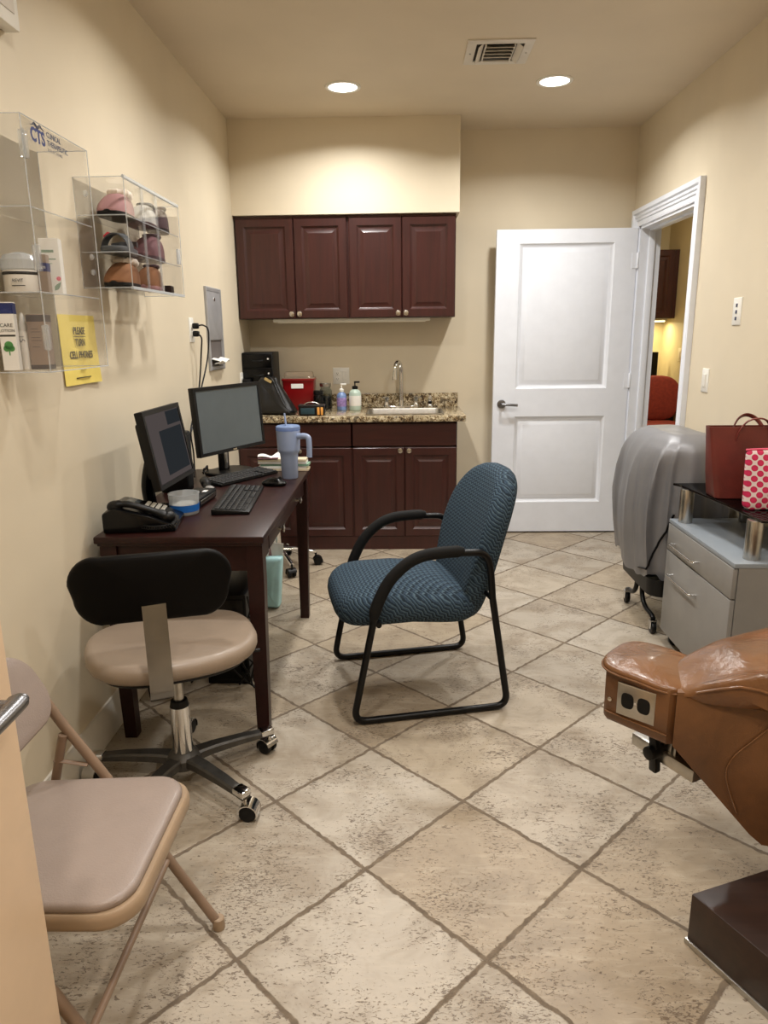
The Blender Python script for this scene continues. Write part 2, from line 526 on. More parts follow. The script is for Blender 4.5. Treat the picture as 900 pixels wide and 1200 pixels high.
    def panel(self, w, h, levels, thick, m=None, cx=0.0, cz=0.0):
        """board in the XZ plane facing -Y whose front steps in rings: levels = (inset, depth)"""
        rings = [[(cx + sx * w / 2, thick, cz + sz * h / 2) for sx, sz in ((-1, -1), (1, -1), (1, 1), (-1, 1))]]
        for ins, d in levels:
            rings.append([(cx + sx * (w / 2 - ins), d, cz + sz * (h / 2 - ins)) for sx, sz in ((-1, -1), (1, -1), (1, 1), (-1, 1))])
        return self.rings(rings, m=m)
    def grid(self, f, nu, nv, thick=None, m=None):
        """sheet f(u,v) -> point, u and v in 0..1, given a thickness along its normal"""
        b = bmesh.new()
        V = [[b.verts.new(Vector(f(i / nu, j / nv))) for j in range(nv + 1)] for i in range(nu + 1)]
        for i in range(nu):
            for j in range(nv):
                b.faces.new((V[i][j], V[i + 1][j], V[i + 1][j + 1], V[i][j + 1]))
        bmesh.ops.recalc_face_normals(b, faces=list(b.faces))
        if thick:
            bmesh.ops.solidify(b, geom=list(b.faces), thickness=thick)
        return self._merge(b, m)
    def text(self, s, size, m, ext=0.0004, align='CENTER', sx=1.0, bold=0.0):
        cu = bpy.data.curves.new('t', 'FONT')
        cu.body = s; cu.size = size; cu.align_x = align; cu.align_y = 'CENTER'; cu.extrude = ext; cu.offset = bold; cu.resolution_u = 3
        ob = bpy.data.objects.new('t', cu)
        COL.objects.link(ob)
        dg = bpy.context.evaluated_depsgraph_get()
        me = bpy.data.meshes.new_from_object(ob.evaluated_get(dg))
        me.transform(m @ Matrix.Diagonal((sx, 1, 1, 1)))
        self.bm.from_mesh(me)
        bpy.data.objects.remove(ob); bpy.data.curves.remove(cu); bpy.data.meshes.remove(me)
        return self
    def obj(self, name, mat, parent=None, smooth=True, angle=38, label=None):
        me = bpy.data.meshes.new(name)
        self.bm.to_mesh(me); self.bm.free()
        o = bpy.data.objects.new(name, me)
        COL.objects.link(o)
        me.materials.append(M[mat] if isinstance(mat, str) else mat)
        if smooth and len(me.polygons):
            me.polygons.foreach_set('use_smooth', [True] * len(me.polygons))
            me.set_sharp_from_angle(angle=math.radians(angle))
        if parent:
            o.parent = parent
        if label:
            o['label'] = label
        return o

def tag(o, label, category, group=None):
    o['label'] = label; o['category'] = category
    if group:
        o['group'] = group
    return o

def thing(name, label, category, loc=(0, 0, 0), rz=0.0, group=None):
    o = bpy.data.objects.new(name, None)
    o.empty_display_size = 0.1
    COL.objects.link(o)
    o.location = loc; o.rotation_euler = (0, 0, rz)
    return tag(o, label, category, group)

def solo(name, mb, mat, label, category, loc=(0, 0, 0), rz=0.0, group=None, angle=38):
    o = mb.obj(name, mat, None, angle=angle)
    o.location = loc; o.rotation_euler = (0, 0, rz)
    return tag(o, label, category, group)

def struct(name, mb, mat, parent=None, smooth=True):
    o = mb.obj(name, mat, parent, smooth)
    if parent is None:
        o['kind'] = 'structure'
    return o

def copy_thing(root, loc, rz, label, group=None):
    r = root.copy(); COL.objects.link(r)
    r.location = loc; r.rotation_euler = (0, 0, rz); r['label'] = label
    if group:
        r['group'] = group
    for ch in list(root.children):
        c = ch.copy(); COL.objects.link(c); c.parent = r
        for g in list(ch.children):
            d = g.copy(); COL.objects.link(d); d.parent = c
    return r

# wall-facing frames: right, up for text and flat pieces
def facing_px(o):   # on the left wall, facing +x
    return basis(o, (0, 1, 0), (0, 0, 1))
def facing_ny(o):   # facing the camera
    return basis(o, (1, 0, 0), (0, 0, 1))
def facing_nx(o):   # on the right wall, facing -x
    return basis(o, (0, -1, 0), (0, 0, 1))
# turns a panel that faces -Y into one that faces +x / -x
P_PX = RZ(PI / 2)
P_NX = RZ(-PI / 2)

# ------------------------------------------------------------------ room
XL, XR, YB, YF, H = -1.092, 1.581, 5.281, -1.6, 2.741
XJ = 1.713                       # far side of the right wall
DY0, DY1, DZ = 4.19, 5.125, 2.10  # doorway in the right wall
HX, HY = 2.655, 7.65             # far room: right wall and back wall
struct('floor', MB().box(XL - 0.12, HX + 0.12, YF - 0.12, HY + 0.12, -0.08, 0.0), 'floor', smooth=False)
struct('ceiling', MB().box(XL - 0.12, HX + 0.12, YF - 0.12, HY + 0.12, H, H + 0.08), 'ceil', smooth=False)
struct('wall_left', MB().box(XL - 0.12, XL, YF, YB, 0, H), 'wall', smooth=False)
struct('wall_back', MB().box(XL - 0.12, XJ, YB, YB + 0.12, 0, H), 'wall', smooth=False)
struct('wall_front', MB().box(XL - 0.12, HX, YF - 0.12, YF, 0, H), 'wall', smooth=False)
w = MB().box(XR, XJ, YF, DY0, 0, H).box(XR, XJ, DY1, YB, 0, H).box(XR, XJ, DY0, DY1, DZ, H)
struct('wall_right', w, 'wall', smooth=False)
struct('wall_hall_left', MB().box(XJ - 0.1, XJ, YB + 0.12, HY, 0, H), 'hallwall', smooth=False)
struct('wall_hall_back', MB().box(XJ - 0.1, HX + 0.12, HY, HY + 0.12, 0, H), 'hallwall', smooth=False)
struct('wall_hall_right', MB().box(HX, HX + 0.12, YF, HY, 0, H), 'hallwall', smooth=False)
struct('trim_3', MB().box(XL, 0.369, 4.928, YB, 2.178, H), 'wall', smooth=False)['label'] = 'beige boxed soffit above the wall cabinets'

def baseboard(name, p0, p1, nrm):
    d = Vector((p1[0] - p0[0], p1[1] - p0[1], 0)); L = d.length
    prof = [(0, 0), (0.016, 0), (0.016, 0.085), (0.012, 0.093), (0.012, 0.108), (0.007, 0.118), (0.006, 0.132), (0, 0.135)]
    m = basis((p0[0], p0[1], 0), nrm, (0, 0, 1))
    # prism axis follows right x up
    z = m.to_3x3() @ Vector((0, 0, 1))
    s = 1 if z.dot(d) > 0 else -1
    struct(name, MB().prism(prof, 0, s * L, m=m), 'trim')
baseboard('baseboard_left', (XL, YF), (XL, 4.69), (1, 0, 0))
baseboard('baseboard_back', (0.36, YB), (XR, YB), (0, -1, 0))
baseboard('baseboard_right', (XR, YF), (XR, 4.08), (-1, 0, 0))
baseboard('baseboard_hall', (HX, 2.5), (HX, HY), (-1, 0, 0))

# door casing with its stepped profile, and jamb lining
def casing_prof():
    return [(0, 0), (0.012, 0), (0.016, 0.012), (0.012, 0.03), (0.02, 0.036), (0.016, 0.05), (0.024, 0.058), (0.018, 0.074), (0.03, 0.082), (0.03, 0.108), (0, 0.108)]
mb = MB()
pr = casing_prof()
# near leg runs up, head runs along, far leg up; profile x = out of the wall, y = away from the opening
rings = []
for (y, z, sy, sz) in ((DY0, 0, -1, 0), (DY0, DZ, -1, 1), (DY1, DZ, 1, 1), (DY1, 0, 1, 0)):
    rings.append([(XR - a, y + sy * b, z + sz * b) for a, b in pr])
mb.rings(rings)
struct('trim_1', mb, 'white')
mb = MB()
mb.box(XR - 0.002, XJ + 0.002, DY1 - 0.018, DY1, 0, DZ).box(XR - 0.002, XJ + 0.002, DY0, DY0 + 0.018, 0, DZ).box(XR - 0.002, XJ + 0.002, DY0, DY1, DZ - 0.018, DZ)
mb.box(XR + 0.055, XR + 0.095, DY1 - 0.03, DY1 - 0.016, 0, DZ - 0.018, 0.003).box(XR + 0.055, XR + 0.095, DY0 + 0.016, DY0 + 0.03, 0, DZ - 0.018, 0.003)
mb.box(XR + 0.055, XR + 0.095, DY0 + 0.018, DY1 - 0.018, DZ - 0.03, DZ - 0.016, 0.003)
struct('trim_2', mb, 'white')

# the open white door
DW0, DW1, DYF = 0.634, 1.566, 5.118
door = MB()
def door_panel_face(mb, x0, x1, z0, z1):
    w, h = x1 - x0, z1 - z0
    mb.panel(w, h, [(0, 0.0), (0.002, 0.002), (0.020, 0.017), (0.025, 0.018), (0.030, 0.017), (0.056, 0.005), (0.060, 0.004)], 0.03, m=T((x0 + x1) / 2, DYF, (z0 + z1) / 2))
za, zb, zc, zd_, ze, zf = 0.012, 0.232, 0.852, 1.045, 2.002, 2.092
xa, xb = 0.787, 1.418
for (x0, x1, z0, z1) in ((DW0, xa, za, zf), (xb, DW1, za, zf), (xa, xb, za, zb), (xa, xb, zc, zd_), (xa, xb, ze, zf)):
    door.box(x0, x1, DYF, DYF + 0.042, z0, z1)
door_panel_face(door, xa, xb, zb, zc)
door_panel_face(door, xa, xb, zd_, ze)
door.box(xa, xb, DYF + 0.02, DYF + 0.042, zb, zc).box(xa, xb, DYF + 0.02, DYF + 0.042, zd_, ze)
d1 = struct('door_1', door, 'white')
d1['label'] = 'white two panel door standing open along the back wall'
hd = MB().cyl((0.693, DYF, 0.94), (0.693, DYF - 0.012, 0.94), 0.031, 0.029, bev=0.003)
hd.cyl((0.693, DYF - 0.012, 0.94), (0.693, DYF - 0.045, 0.94), 0.011)
hd.tube(cat([(0.688, DYF - 0.046, 0.94), (0.73, DYF - 0.05, 0.94), (0.80, DYF - 0.046, 0.935)], 6), 0.0095, 12)
hd.obj('door_handle', 'gunmetal', d1, label='grey satin metal lever')
for z in (1.885, 1.095, 0.30):
    MB().cyl((DW1 + 0.008, DYF - 0.006, z - 0.05), (DW1 + 0.008, DYF - 0.006, z + 0.05), 0.008, n=12, bev=0.002).box(DW1 - 0.03, DW1 + 0.01, DYF - 0.003, DYF, z - 0.05, z + 0.05).obj('hinge', 'white', d1)

# near door, its edge close to the camera, with a lever
D2X, D2Y = -0.577, 0.95
d2 = struct('door_2', MB().box(D2X - 0.042, D2X, D2Y - 0.82, D2Y, 0.012, 2.09, 0.002), 'peach')
d2['label'] = 'peach painted door edge close by on the left'
hd = MB().cyl((D2X, 0.87, 0.95), (D2X + 0.008, 0.87, 0.95), 0.03, bev=0.003).cyl((D2X + 0.008, 0.87, 0.95), (D2X + 0.04, 0.87, 0.95), 0.0105)
hd.tube(cat([(D2X + 0.045, 0.895, 0.951), (D2X + 0.046, 0.885, 0.951), (D2X + 0.047, 0.86, 0.95), (D2X + 0.045, 0.76, 0.947)], 5), [0.004] + [0.012] * 4 + [0.0155] * 11, 16, flat=0.7)
hd.obj('door_handle', 'gunmetal', d2, label='satin grey lever')

# ------------------------------------------------------------------ ceiling fittings
def ceiling_light(x, y, label, power=60, color=(1, 1, 1)):
    t = thing('ceiling_light', label, 'light', (x, y, H), 0, 'recessed ceiling lights')
    prof = [(0.078, 0.0), (0.098, 0.0), (0.096, -0.006), (0.086, -0.008), (0.078, -0.005)]
    rings = [[(r * math.cos(2 * PI * k / 40), r * math.sin(2 * PI * k / 40), z) for r, z in prof] for k in range(40)]
    MB().rings(rings, closed_loop=True).obj('trim_ring', 'plastic_white', t)
    MB().lathe([(0.0, -0.0045), (0.06, -0.004), (0.079, -0.002), (0.079, 0.0)], n=40).obj('lens', 'lamp', t)
    ld = bpy.data.lights.new('downlight', 'AREA')
    ld.shape = 'DISK'; ld.size = 0.15; ld.spread = math.radians(150); ld.energy = power; ld.color = color
    lo = bpy.data.objects.new('downlight', ld); COL.objects.link(lo)
    lo.location = (x, y, H - 0.012)
CW, CM, CN = (1.0, 0.985, 0.955), (1.0, 0.97, 0.925), (1.0, 0.89, 0.76)
ceiling_light(-0.317, 4.365, 'round recessed ceiling light left of the air vent', 16, CW)
ceiling_light(0.826, 4.34, 'round recessed ceiling light right of the air vent', 16, CW)
ceiling_light(-0.317, 2.92, 'round recessed ceiling light above the desk, out of the picture overhead', 13.5, CM)
ceiling_light(0.826, 2.92, 'round recessed ceiling light above the grey cabinet, out of the picture overhead', 10, CM)
ceiling_light(-0.317, 1.50, 'round recessed ceiling light above the folding chair, out of the picture overhead', 9.5, CM)
ceiling_light(0.826, 1.50, 'round recessed ceiling light above the leather chair, out of the picture overhead', 7, CM)
ceiling_light(-0.317, 0.08, 'round recessed ceiling light behind the photographer beside the peach door', 13, CN)
ceiling_light(0.826, 0.08, 'round recessed ceiling light behind the photographer on the right', 11, CN)

v = thing('air_vent', 'square white ceiling air vent between the two ceiling lights', 'air vent', (0.466, 3.90, H))
fr = MB()
a, b_ = 0.155, 0.112
rings = []
for k, (sx, sy) in enumerate(((-1, -1), (1, -1), (1, 1), (-1, 1))):
    rings.append([(sx * a, sy * a, 0), (sx * a, sy * a, -0.006), (sx * (a - 0.01), sy * (a - 0.01), -0.01), (sx * b_, sy * b_, -0.008), (sx * b_, sy * b_, 0)])
fr.rings(rings, closed_loop=True)
fr.obj('frame', 'grille', v)
MB().box(-b_, b_, -b_, b_, -0.0015, 0.0).obj('duct', 'ventdark', v)
gr = MB()
for x in (-0.068, 0.068):
    gr.box(x - 0.003, x + 0.003, -b_, b_, -0.012, -0.001)
for k in range(4):
    gr.box(-0.066, 0.066, -0.02, 0.02, -0.0012, 0.0012, m=T(0, -0.09 + 0.042 * k, -0.011) @ RX(0.55))
gr.box(-0.016, 0.016, -b_ + 0.004, b_ - 0.004, -0.0012, 0.0012, m=T(-0.09, 0, -0.011) @ RY(-0.7))
gr.box(-0.016, 0.016, -b_ + 0.004, b_ - 0.004, -0.0012, 0.0012, m=T(0.092, 0, -0.011) @ RY(0.7))
gr.obj('louvers', 'grille', v)
for x in (-0.134, 0.134):
    MB().cyl((x, 0, -0.0125), (x, 0, -0.008), 0.004, n=10).obj('screw', 'steel', v)

# ------------------------------------------------------------------ cabinets along the back wall
DOORLV = [(0, 0.0), (0.004, -0.004), (0.050, -0.004), (0.056, 0.002), (0.064, 0.007), (0.068, 0.007), (0.092, -0.001), (0.094, -0.002)]
SLABLV = [(0, 0.0), (0.003, -0.004), (0.006, -0.004)]
def knob(parent, x, y, z):
    MB().lathe([(0.007, 0.0), (0.007, 0.010), (0.016, 0.014), (0.019, 0.021), (0.016, 0.028), (0.0, 0.031)], n=20, m=T(x, y, z) @ RX(PI / 2)).obj('knob', 'nickel', parent)
def cab_door(parent, x0, x1, y, z0, z1, kx=None, kz=None):
    g = 0.0025
    d = MB().panel(x1 - x0 - 2 * g, z1 - z0 - 2 * g, DOORLV, 0.018, m=T((x0 + x1) / 2, y, (z0 + z1) / 2)).obj('door', 'cherry', parent, angle=20)
    if kx is not None:
        knob(d, kx, y - 0.004, kz)
def upper(x0, xm, x1, label):
    t = thing('wall_cabinet', label, 'cabinet', (0, 0, 0), 0, 'cherry wall cabinets over the sink')
    t.location = ((x0 + x1) / 2, 5.1, 1.53)
    ox, oy, oz = t.location
    b = MB().box(x0 - ox, x1 - ox, 4.97 - oy, YB - 0.003 - oy, 0.004, 2.176 - 1.53)
    b.box(x0 - ox, x1 - ox, 4.955 - oy, 4.972 - oy, 0.632, 0.645)
    b.obj('body', 'cherry', t, smooth=False)
    cab_door(t, x0 - ox + 0.006, xm - ox, 4.954 - oy, 0.004, 0.634, xm - ox - 0.026, 0.034)
    cab_door(t, xm - ox, x1 - ox - 0.003, 4.954 - oy, 0.004, 0.634, xm - ox + 0.026, 0.034)
    return t
upper(-1.088, -0.705, -0.354, 'cherry wall cabinet of two doors against the left wall')
upper(-0.352, -0.001, 0.350, 'cherry wall cabinet of two doors above the faucet')
ul = thing('cabinet_lamp', 'long white strip lamp under the cherry wall cabinets', 'light', (-0.342, 5.06, 1.533))
MB().box(-0.53, 0.53, -0.05, 0.05, -0.02, 0.001, 0.004).obj('housing', 'plastic_white', ul)
MB().box(-0.50, 0.50, -0.04, 0.04, -0.026, -0.019, 0.002).obj('diffuser', 'diffuser_off', ul)

CZ = 0.911
def lower(x0, x1, splits, label, knobs):
    t = thing('base_cabinet', label, 'cabinet', ((x0 + x1) / 2, 5.0, 0), 0, 'cherry base cabinets under the granite top')
    ox, oy = t.location[0], 5.0
    yb_ = YB - 0.004 - oy
    b = MB().box(x0 - ox, x1 - ox, 4.728 - oy, yb_, 0.09, 0.70).box(x0 - ox, x1 - ox, 4.728 - oy, 4.748 - oy, 0.70, 0.872).box(x0 - ox, x1 - ox, yb_ - 0.02, yb_, 0.70, 0.872)
    b.box(x0 - ox, x0 - ox + 0.018, 4.728 - oy, yb_, 0.70, 0.872).box(x1 - ox - 0.018, x1 - ox, 4.728 - oy, yb_, 0.70, 0.872)
    b.box(x0 - ox, x1 - ox, 4.718 - oy, YB - 0.004 - oy, 0.0, 0.092)
    b.obj('body', 'cherry', t, smooth=False)
    MB().panel(x1 - x0 - 0.008, 0.148, SLABLV, 0.014, m=T(0, 4.714 - oy, 0.786)).obj('drawer', 'cherry_h', t)
    for k in range(len(splits) - 1):
        a, c = splits[k] - ox, splits[k + 1] - ox
        kx = knobs[k]
        cab_door(t, a, c, 4.714 - oy, 0.092, 0.704, None if kx is None else kx - ox, 0.684)
    return t
lower(-1.09, -0.336, [-1.086, -0.712, -0.339], 'cherry base cabinet behind the desk, under the red container', [-0.742, -0.682])
lower(-0.336, 0.356, [-0.333, 0.011, 0.354], 'cherry base cabinet under the sink with two doors', [-0.018, 0.040])

ct = thing('countertop', 'speckled brown granite countertop with a low backsplash', 'countertop', (-0.34, 5.0, 0.873))
b = MB()
SX0, SX1, SY0, SY1 = -0.24, 0.27, 4.78, 5.13    # sink cut-out
x0, x1, y0, y1 = XL + 0.34, 0.410 + 0.34, 4.682 - 5, YB - 5
sx0, sx1, sy0, sy1 = SX0 + 0.34, SX1 + 0.34, SY0 - 5, SY1 - 5
prof_n = 5
b.box(x0, sx0, y0, y1, 0, 0.038, 0.004).box(sx1, x1, y0, y1, 0, 0.038, 0.004).box(sx0 - 0.004, sx1 + 0.004, y0, sy0, 0, 0.038, 0.004).box(sx0 - 0.004, sx1 + 0.004, sy1, y1, 0, 0.038, 0.004)
b.obj('slab', 'granite', ct)
MB().box(x0, 0.398 + 0.34, y1 - 0.02, y1, 0.038, 0.138, 0.002).obj('backsplash', 'granite', ct)
sk = thing('sink', 'stainless steel sink set into the granite countertop', 'sink', ((SX0 + SX1) / 2, (SY0 + SY1) / 2, CZ))
sw, sh = SX1 - SX0, SY1 - SY0
rim = []
for (w_, h_, z) in ((sw + 0.014, sh + 0.014, 0.0005), (sw + 0.014, sh + 0.014, 0.003), (sw - 0.006, sh - 0.006, 0.005), (sw - 0.012, sh - 0.012, -0.002), (sw - 0.03, sh - 0.03, -0.16), (sw - 0.12, sh - 0.12, -0.17)):
    rim.append([(p[0], p[1], z) for p in rrect(w_, h_, 0.04)])
MB().rings(rim, cap0=False).obj('basin', 'steel', sk)
MB().lathe([(0.0, -0.169), (0.03, -0.168), (0.04, -0.1665), (0.04, -0.1695)], n=24).obj('drain', 'chrome', sk)
fa = thing('faucet', 'chrome gooseneck faucet with two handles behind the sink', 'faucet', (-0.01, 5.205, CZ))
MB().pillow(se(0.125, 0.028, 3), 0.016, 0.006, m=T(0, 0, 0.009)).obj('base_plate', 'chrome', fa)
MB().cyl((0, 0, 0.014), (0, 0, 0.06), 0.018, 0.014).tube(cat([(0, 0, 0.05), (0, 0, 0.18), (0, 0, 0.26), (-0.006, -0.012, 0.302), (-0.02, -0.04, 0.326), (-0.034, -0.07, 0.315), (-0.042, -0.09, 0.28), (-0.044, -0.095, 0.225)], 6), 0.0145, 14).cyl((-0.044, -0.095, 0.228), (-0.0445, -0.096, 0.205), 0.0175).obj('spout', 'chrome', fa)
for sx in (-1, 1):
    hb = MB().lathe([(0.022, 0.012), (0.024, 0.02), (0.018, 0.034), (0.014, 0.05), (0.019, 0.062), (0.021, 0.075), (0.013, 0.084), (0.0, 0.086)], c=(sx * 0.105, 0, 0), n=24)
    hb.tube([(sx * 0.105, 0, 0.072), (sx * 0.135, -0.03, 0.078)], [0.007, 0.005], 10)
    hb.obj('handle', 'chrome', fa)
sp = thing('side_sprayer', 'small chrome and black sprayer right of the faucet', 'sprayer', (0.195, 5.205, CZ + 0.0005))
MB().lathe([(0.026, 0.0), (0.027, 0.006), (0.02, 0.018), (0.017, 0.028), (0.0, 0.03)], n=24).obj('base', 'chrome', sp)
MB().lathe([(0.012, 0.028), (0.014, 0.034), (0.014, 0.046), (0.0, 0.048)], n=20).obj('collar', 'black', sp)
MB().lathe([(0.012, 0.046), (0.016, 0.058), (0.013, 0.078), (0.006, 0.088), (0.0, 0.09)], n=20).obj('spray_head', 'chrome', sp)

# ------------------------------------------------------------------ outlets and switches
def plate(t, w, h, mat, m, holes=1):
    MB().panel(w, h, [(0, 0.0), (0.001, -0.004), (0.004, -0.006)], 0.0, m=m).obj('cover_plate', mat, t)
def duplex(t, m, mat='plastic_white', dark='ink', dx=0.0):
    for s in (-1, 1):
        f = MB().pillow(se(0.0165, 0.0135, 3.2, 32), 0.004, 0.001, m=m @ T(dx, -0.0075, s * 0.0195) @ RX(PI / 2)).obj('socket', mat, t)
        MB().box(-0.0075, -0.0055, -0.0003, 0.0003, -0.005, 0.004, m=m @ T(dx, -0.0099, s * 0.0195)).box(0.0055, 0.0075, -0.0003, 0.0003, -0.004, 0.004, m=m @ T(dx, -0.0099, s * 0.0195)).cyl(tuple((m @ T(dx, -0.0096, s * 0.0195 - 0.008)).translation), tuple((m @ T(dx, -0.0102, s * 0.0195 - 0.008)).translation), 0.0025, n=10).obj('slots', dark, f)
o1 = thing('wall_outlet', 'white outlet on the left wall with two black plugs', 'outlet', (XL, 3.815, 1.462))
plate(o1, 0.075, 0.124, 'plastic_white', P_PX); duplex(o1, P_PX)
o2 = thing('wall_outlet', 'white outlet on the left wall beside the drawer tower', 'outlet', (XL, 4.93, 1.125))
plate(o2, 0.075, 0.124, 'plastic_white', P_PX); duplex(o2, P_PX)
o3 = thing('wall_outlet', 'double white outlet and switch plate on the back wall above the counter', 'outlet', (-0.443, YB, 1.138))
plate(o3, 0.118, 0.118, 'plastic_white', Matrix.Identity(4)); duplex(o3, Matrix.Identity(4), dx=-0.026)
MB().panel(0.034, 0.066, [(0, 0.0), (0.001, -0.003), (0.003, -0.0035)], 0.004, m=T(0.026, -0.0065, 0)).obj('rocker_switch', 'plastic_white', o3)
s1 = thing('wall_switch', 'slim white control plate with small buttons, higher on the right wall', 'switch', (XR, 3.565, 1.515))
plate(s1, 0.085, 0.127, 'plastic_white', P_NX)
bt = MB()
for k in range(3):
    bt.box(-0.007, 0.007, -0.009, -0.005, -0.008, 0.008, 0.001, m=P_NX @ T(0, 0, 0.028 - 0.03 * k))
bt.obj('buttons', 'greyink', s1)
s2 = thing('wall_switch', 'white light switch, lower on the right wall beside the doorway', 'switch', (XR, 3.855, 1.176))
plate(s2, 0.08, 0.122, 'plastic_white', P_NX)
MB().panel(0.034, 0.066, [(0, 0.0), (0.001, -0.004), (0.003, -0.0045)], 0.004, m=P_NX @ T(0, -0.0065, 0)).obj('rocker_switch', 'trim', s2)
def plug(name, label, z, path, y=3.815):
    t = thing(name, label, 'plug', (XL, y, z))
    MB().pillow(se(0.015, 0.013, 3, 24), 0.03, 0.003, m=T(0.026, 0, 0) @ RY(PI / 2)).obj('plug_body', 'black', t)
    MB().tube(cat([(p[0] - XL, p[1] - y, p[2] - z) for p in path], 8), 0.0042, 8).obj('cable', 'black', t)
plug('power_plug', 'upper black plug in the left wall outlet, its cable arching away', 1.482, [(XL + 0.035, 3.815, 1.482), (XL + 0.06, 3.84, 1.485), (XL + 0.068, 3.90, 1.45), (XL + 0.055, 3.88, 1.30), (XL + 0.035, 3.72, 1.10), (XL + 0.03, 3.58, 0.98), (XL + 0.04, 3.56, 0.86), (XL + 0.05, 3.52, 0.765)])
plug('power_plug', 'lower black plug in the left wall outlet, its cable hanging straight down', 1.443, [(XL + 0.035, 3.815, 1.443), (XL + 0.052, 3.815, 1.42), (XL + 0.045, 3.82, 1.36), (XL + 0.03, 3.80, 1.20), (XL + 0.022, 3.70, 1.02), (XL + 0.025, 3.52, 0.92), (XL + 0.03, 3.42, 0.80), (XL + 0.05, 3.40, 0.765)])
pb = thing('plug_adapter', 'black plug adapter in the outlet beside the drawer tower', 'plug', (XL, 4.93, 1.108))
MB().box(0.012, 0.065, -0.026, 0.026, -0.036, 0.036, 0.006).obj('body', 'black', pb)
MB().tube(cat([(0.04, 0, -0.03), (0.05, 0.0, -0.08), (0.06, -0.02, -0.14), (0.09, -0.05, -0.188)], 6), 0.004, 8).obj('cable', 'black', pb)

# stainless wall dispenser
ds = thing('wall_dispenser', 'stainless steel paper towel dispenser on the left wall', 'dispenser', (XL, 4.28, 1.468))
fm = MB()
rings = []
a, h2 = 0.165, 0.23
for (sy, sz) in ((-1, -1), (1, -1), (1, 1), (-1, 1)):
    rings.append([(0, sy * a, sz * h2), (0.012, sy * a, sz * h2), (0.016, sy * (a - 0.006), sz * (h2 - 0.006)), (0.014, sy * (a - 0.022), sz * (h2 - 0.022)), (0.0, sy * (a - 0.024), sz * (h2 - 0.024))])
fm.rings(rings, closed_loop=True).obj('frame', 'brushed', ds)
MB().box(0.0, 0.012, -a + 0.022, a - 0.022, -0.06, h2 - 0.022, 0.002).obj('door', 'brushed', ds)
MB().cyl((0.012, 0.0, 0.165), (0.017, 0.0, 0.165), 0.011, n=18, bev=0.001).obj('lock', 'chrome', ds)
MB().box(0.0, 0.004, -a + 0.022, a - 0.022, -h2 + 0.022, -0.06).obj('recess', 'darkcarton', ds)
MB().grid(lambda u, v: (0.008 + 0.05 * math.sin(v * PI * 0.9), -0.12 + 0.24 * u, -0.165 - 0.03 * v + 0.006 * math.sin(u * 9)), 14, 8, 0.003).obj('paper_towel', 'paper', ds)

sb = thing('wall_box', 'small off white box high on the left wall', 'wall box', (XL, 2.11, 2.37))
MB().box(0.0, 0.045, -0.115, 0.115, -0.12, 0.12, 0.008).obj('body', 'plastic_white', sb)
MB().box(0.044, 0.048, -0.085, 0.085, -0.085, 0.085, 0.002).obj('front_panel', 'grille', sb)

# ------------------------------------------------------------------ beyond the doorway
rc = thing('wall_cabinet', 'cherry wall cabinet seen through the doorway', 'cabinet', (2.28, 7.48, 1.54))
MB().box(-0.37, 0.373, -0.14, 0.168, 0.0, 0.635).obj('body', 'cherry', rc, smooth=False)
cab_door(rc, -0.368, 0.0, -0.157, 0.002, 0.632, -0.026, 0.034)
cab_door(rc, 0.0, 0.33, -0.157, 0.002, 0.632, 0.026, 0.034)
cl = thing('cabinet_lamp', 'lit strip lamp under the cabinet beyond the doorway', 'light', (2.33, 7.45, 1.539))
MB().box(-0.3, 0.28, -0.04, 0.04, -0.02, 0.001, 0.003).obj('housing', 'plastic_white', cl)
MB().box(-0.28, 0.26, -0.03, 0.03, -0.03, -0.019, 0.002).obj('diffuser', 'tube', cl)
ld = bpy.data.lights.new('cabinet_tube', 'AREA'); ld.shape = 'RECTANGLE'; ld.size = 0.5; ld.size_y = 0.06; ld.energy = 5; ld.color = (1.0, 0.86, 0.5)
lo = bpy.data.objects.new('cabinet_tube', ld); COL.objects.link(lo); lo.location = (2.33, 7.45, 1.505)
ld = bpy.data.lights.new('hall_light', 'AREA'); ld.energy = 14; ld.shape = 'DISK'; ld.size = 0.15; ld.color = (1, 0.93, 0.8)
ht = thing('ceiling_light', 'round recessed ceiling light in the room beyond the doorway', 'light', (2.2, 6.0, H))
MB().lathe([(0.0, -0.0045), (0.06, -0.004), (0.079, -0.002), (0.079, 0.0)], n=40).obj('lens', 'lamp', ht)
MB().lathe([(0.08, -0.001), (0.08, -0.006), (0.097, -0.004), (0.098, 0.0)], n=40).obj('trim_ring', 'plastic_white', ht)
lo = bpy.data.objects.new('hall_light', ld); COL.objects.link(lo); lo.location = (2.2, 6.0, H - 0.012)
s3 = thing('wall_switch', 'ivory light switch on the wall seen through the doorway', 'switch', (HX, 7.12, 1.20))
plate(s3, 0.08, 0.122, 'creamplastic', P_NX)
MB().panel(0.034, 0.066, [(0, 0.0), (0.001, -0.004), (0.003, -0.0045)], 0.004, m=P_NX @ T(0, -0.0065, 0)).obj('rocker_switch', 'creamplastic', s3)
fd = thing('desk', 'tan topped desk in the room beyond the doorway', 'desk', (2.2, 7.3, 0))
MB().box(-0.45, 0.45, -0.18, 0.345, 0.72, 0.75, 0.004).obj('desktop', 'greycarton', fd)
for x in (-0.43, 0.43):
    MB().box(x - 0.015, x + 0.015, -0.16, 0.34, 0.0, 0.72).obj('side_panel', 'darkbase', fd)
fm = thing('computer_monitor', 'black monitor on the desk beyond the doorway', 'monitor', (2.42, 7.40, 0.75))
MB().box(-0.23, 0.12, -0.02, 0.02, 0.16, 0.47, 0.005).obj('housing', 'black', fm)
MB().box(-0.22, 0.11, -0.022, -0.019, 0.17, 0.46).obj('screen', 'black_gloss', fm)
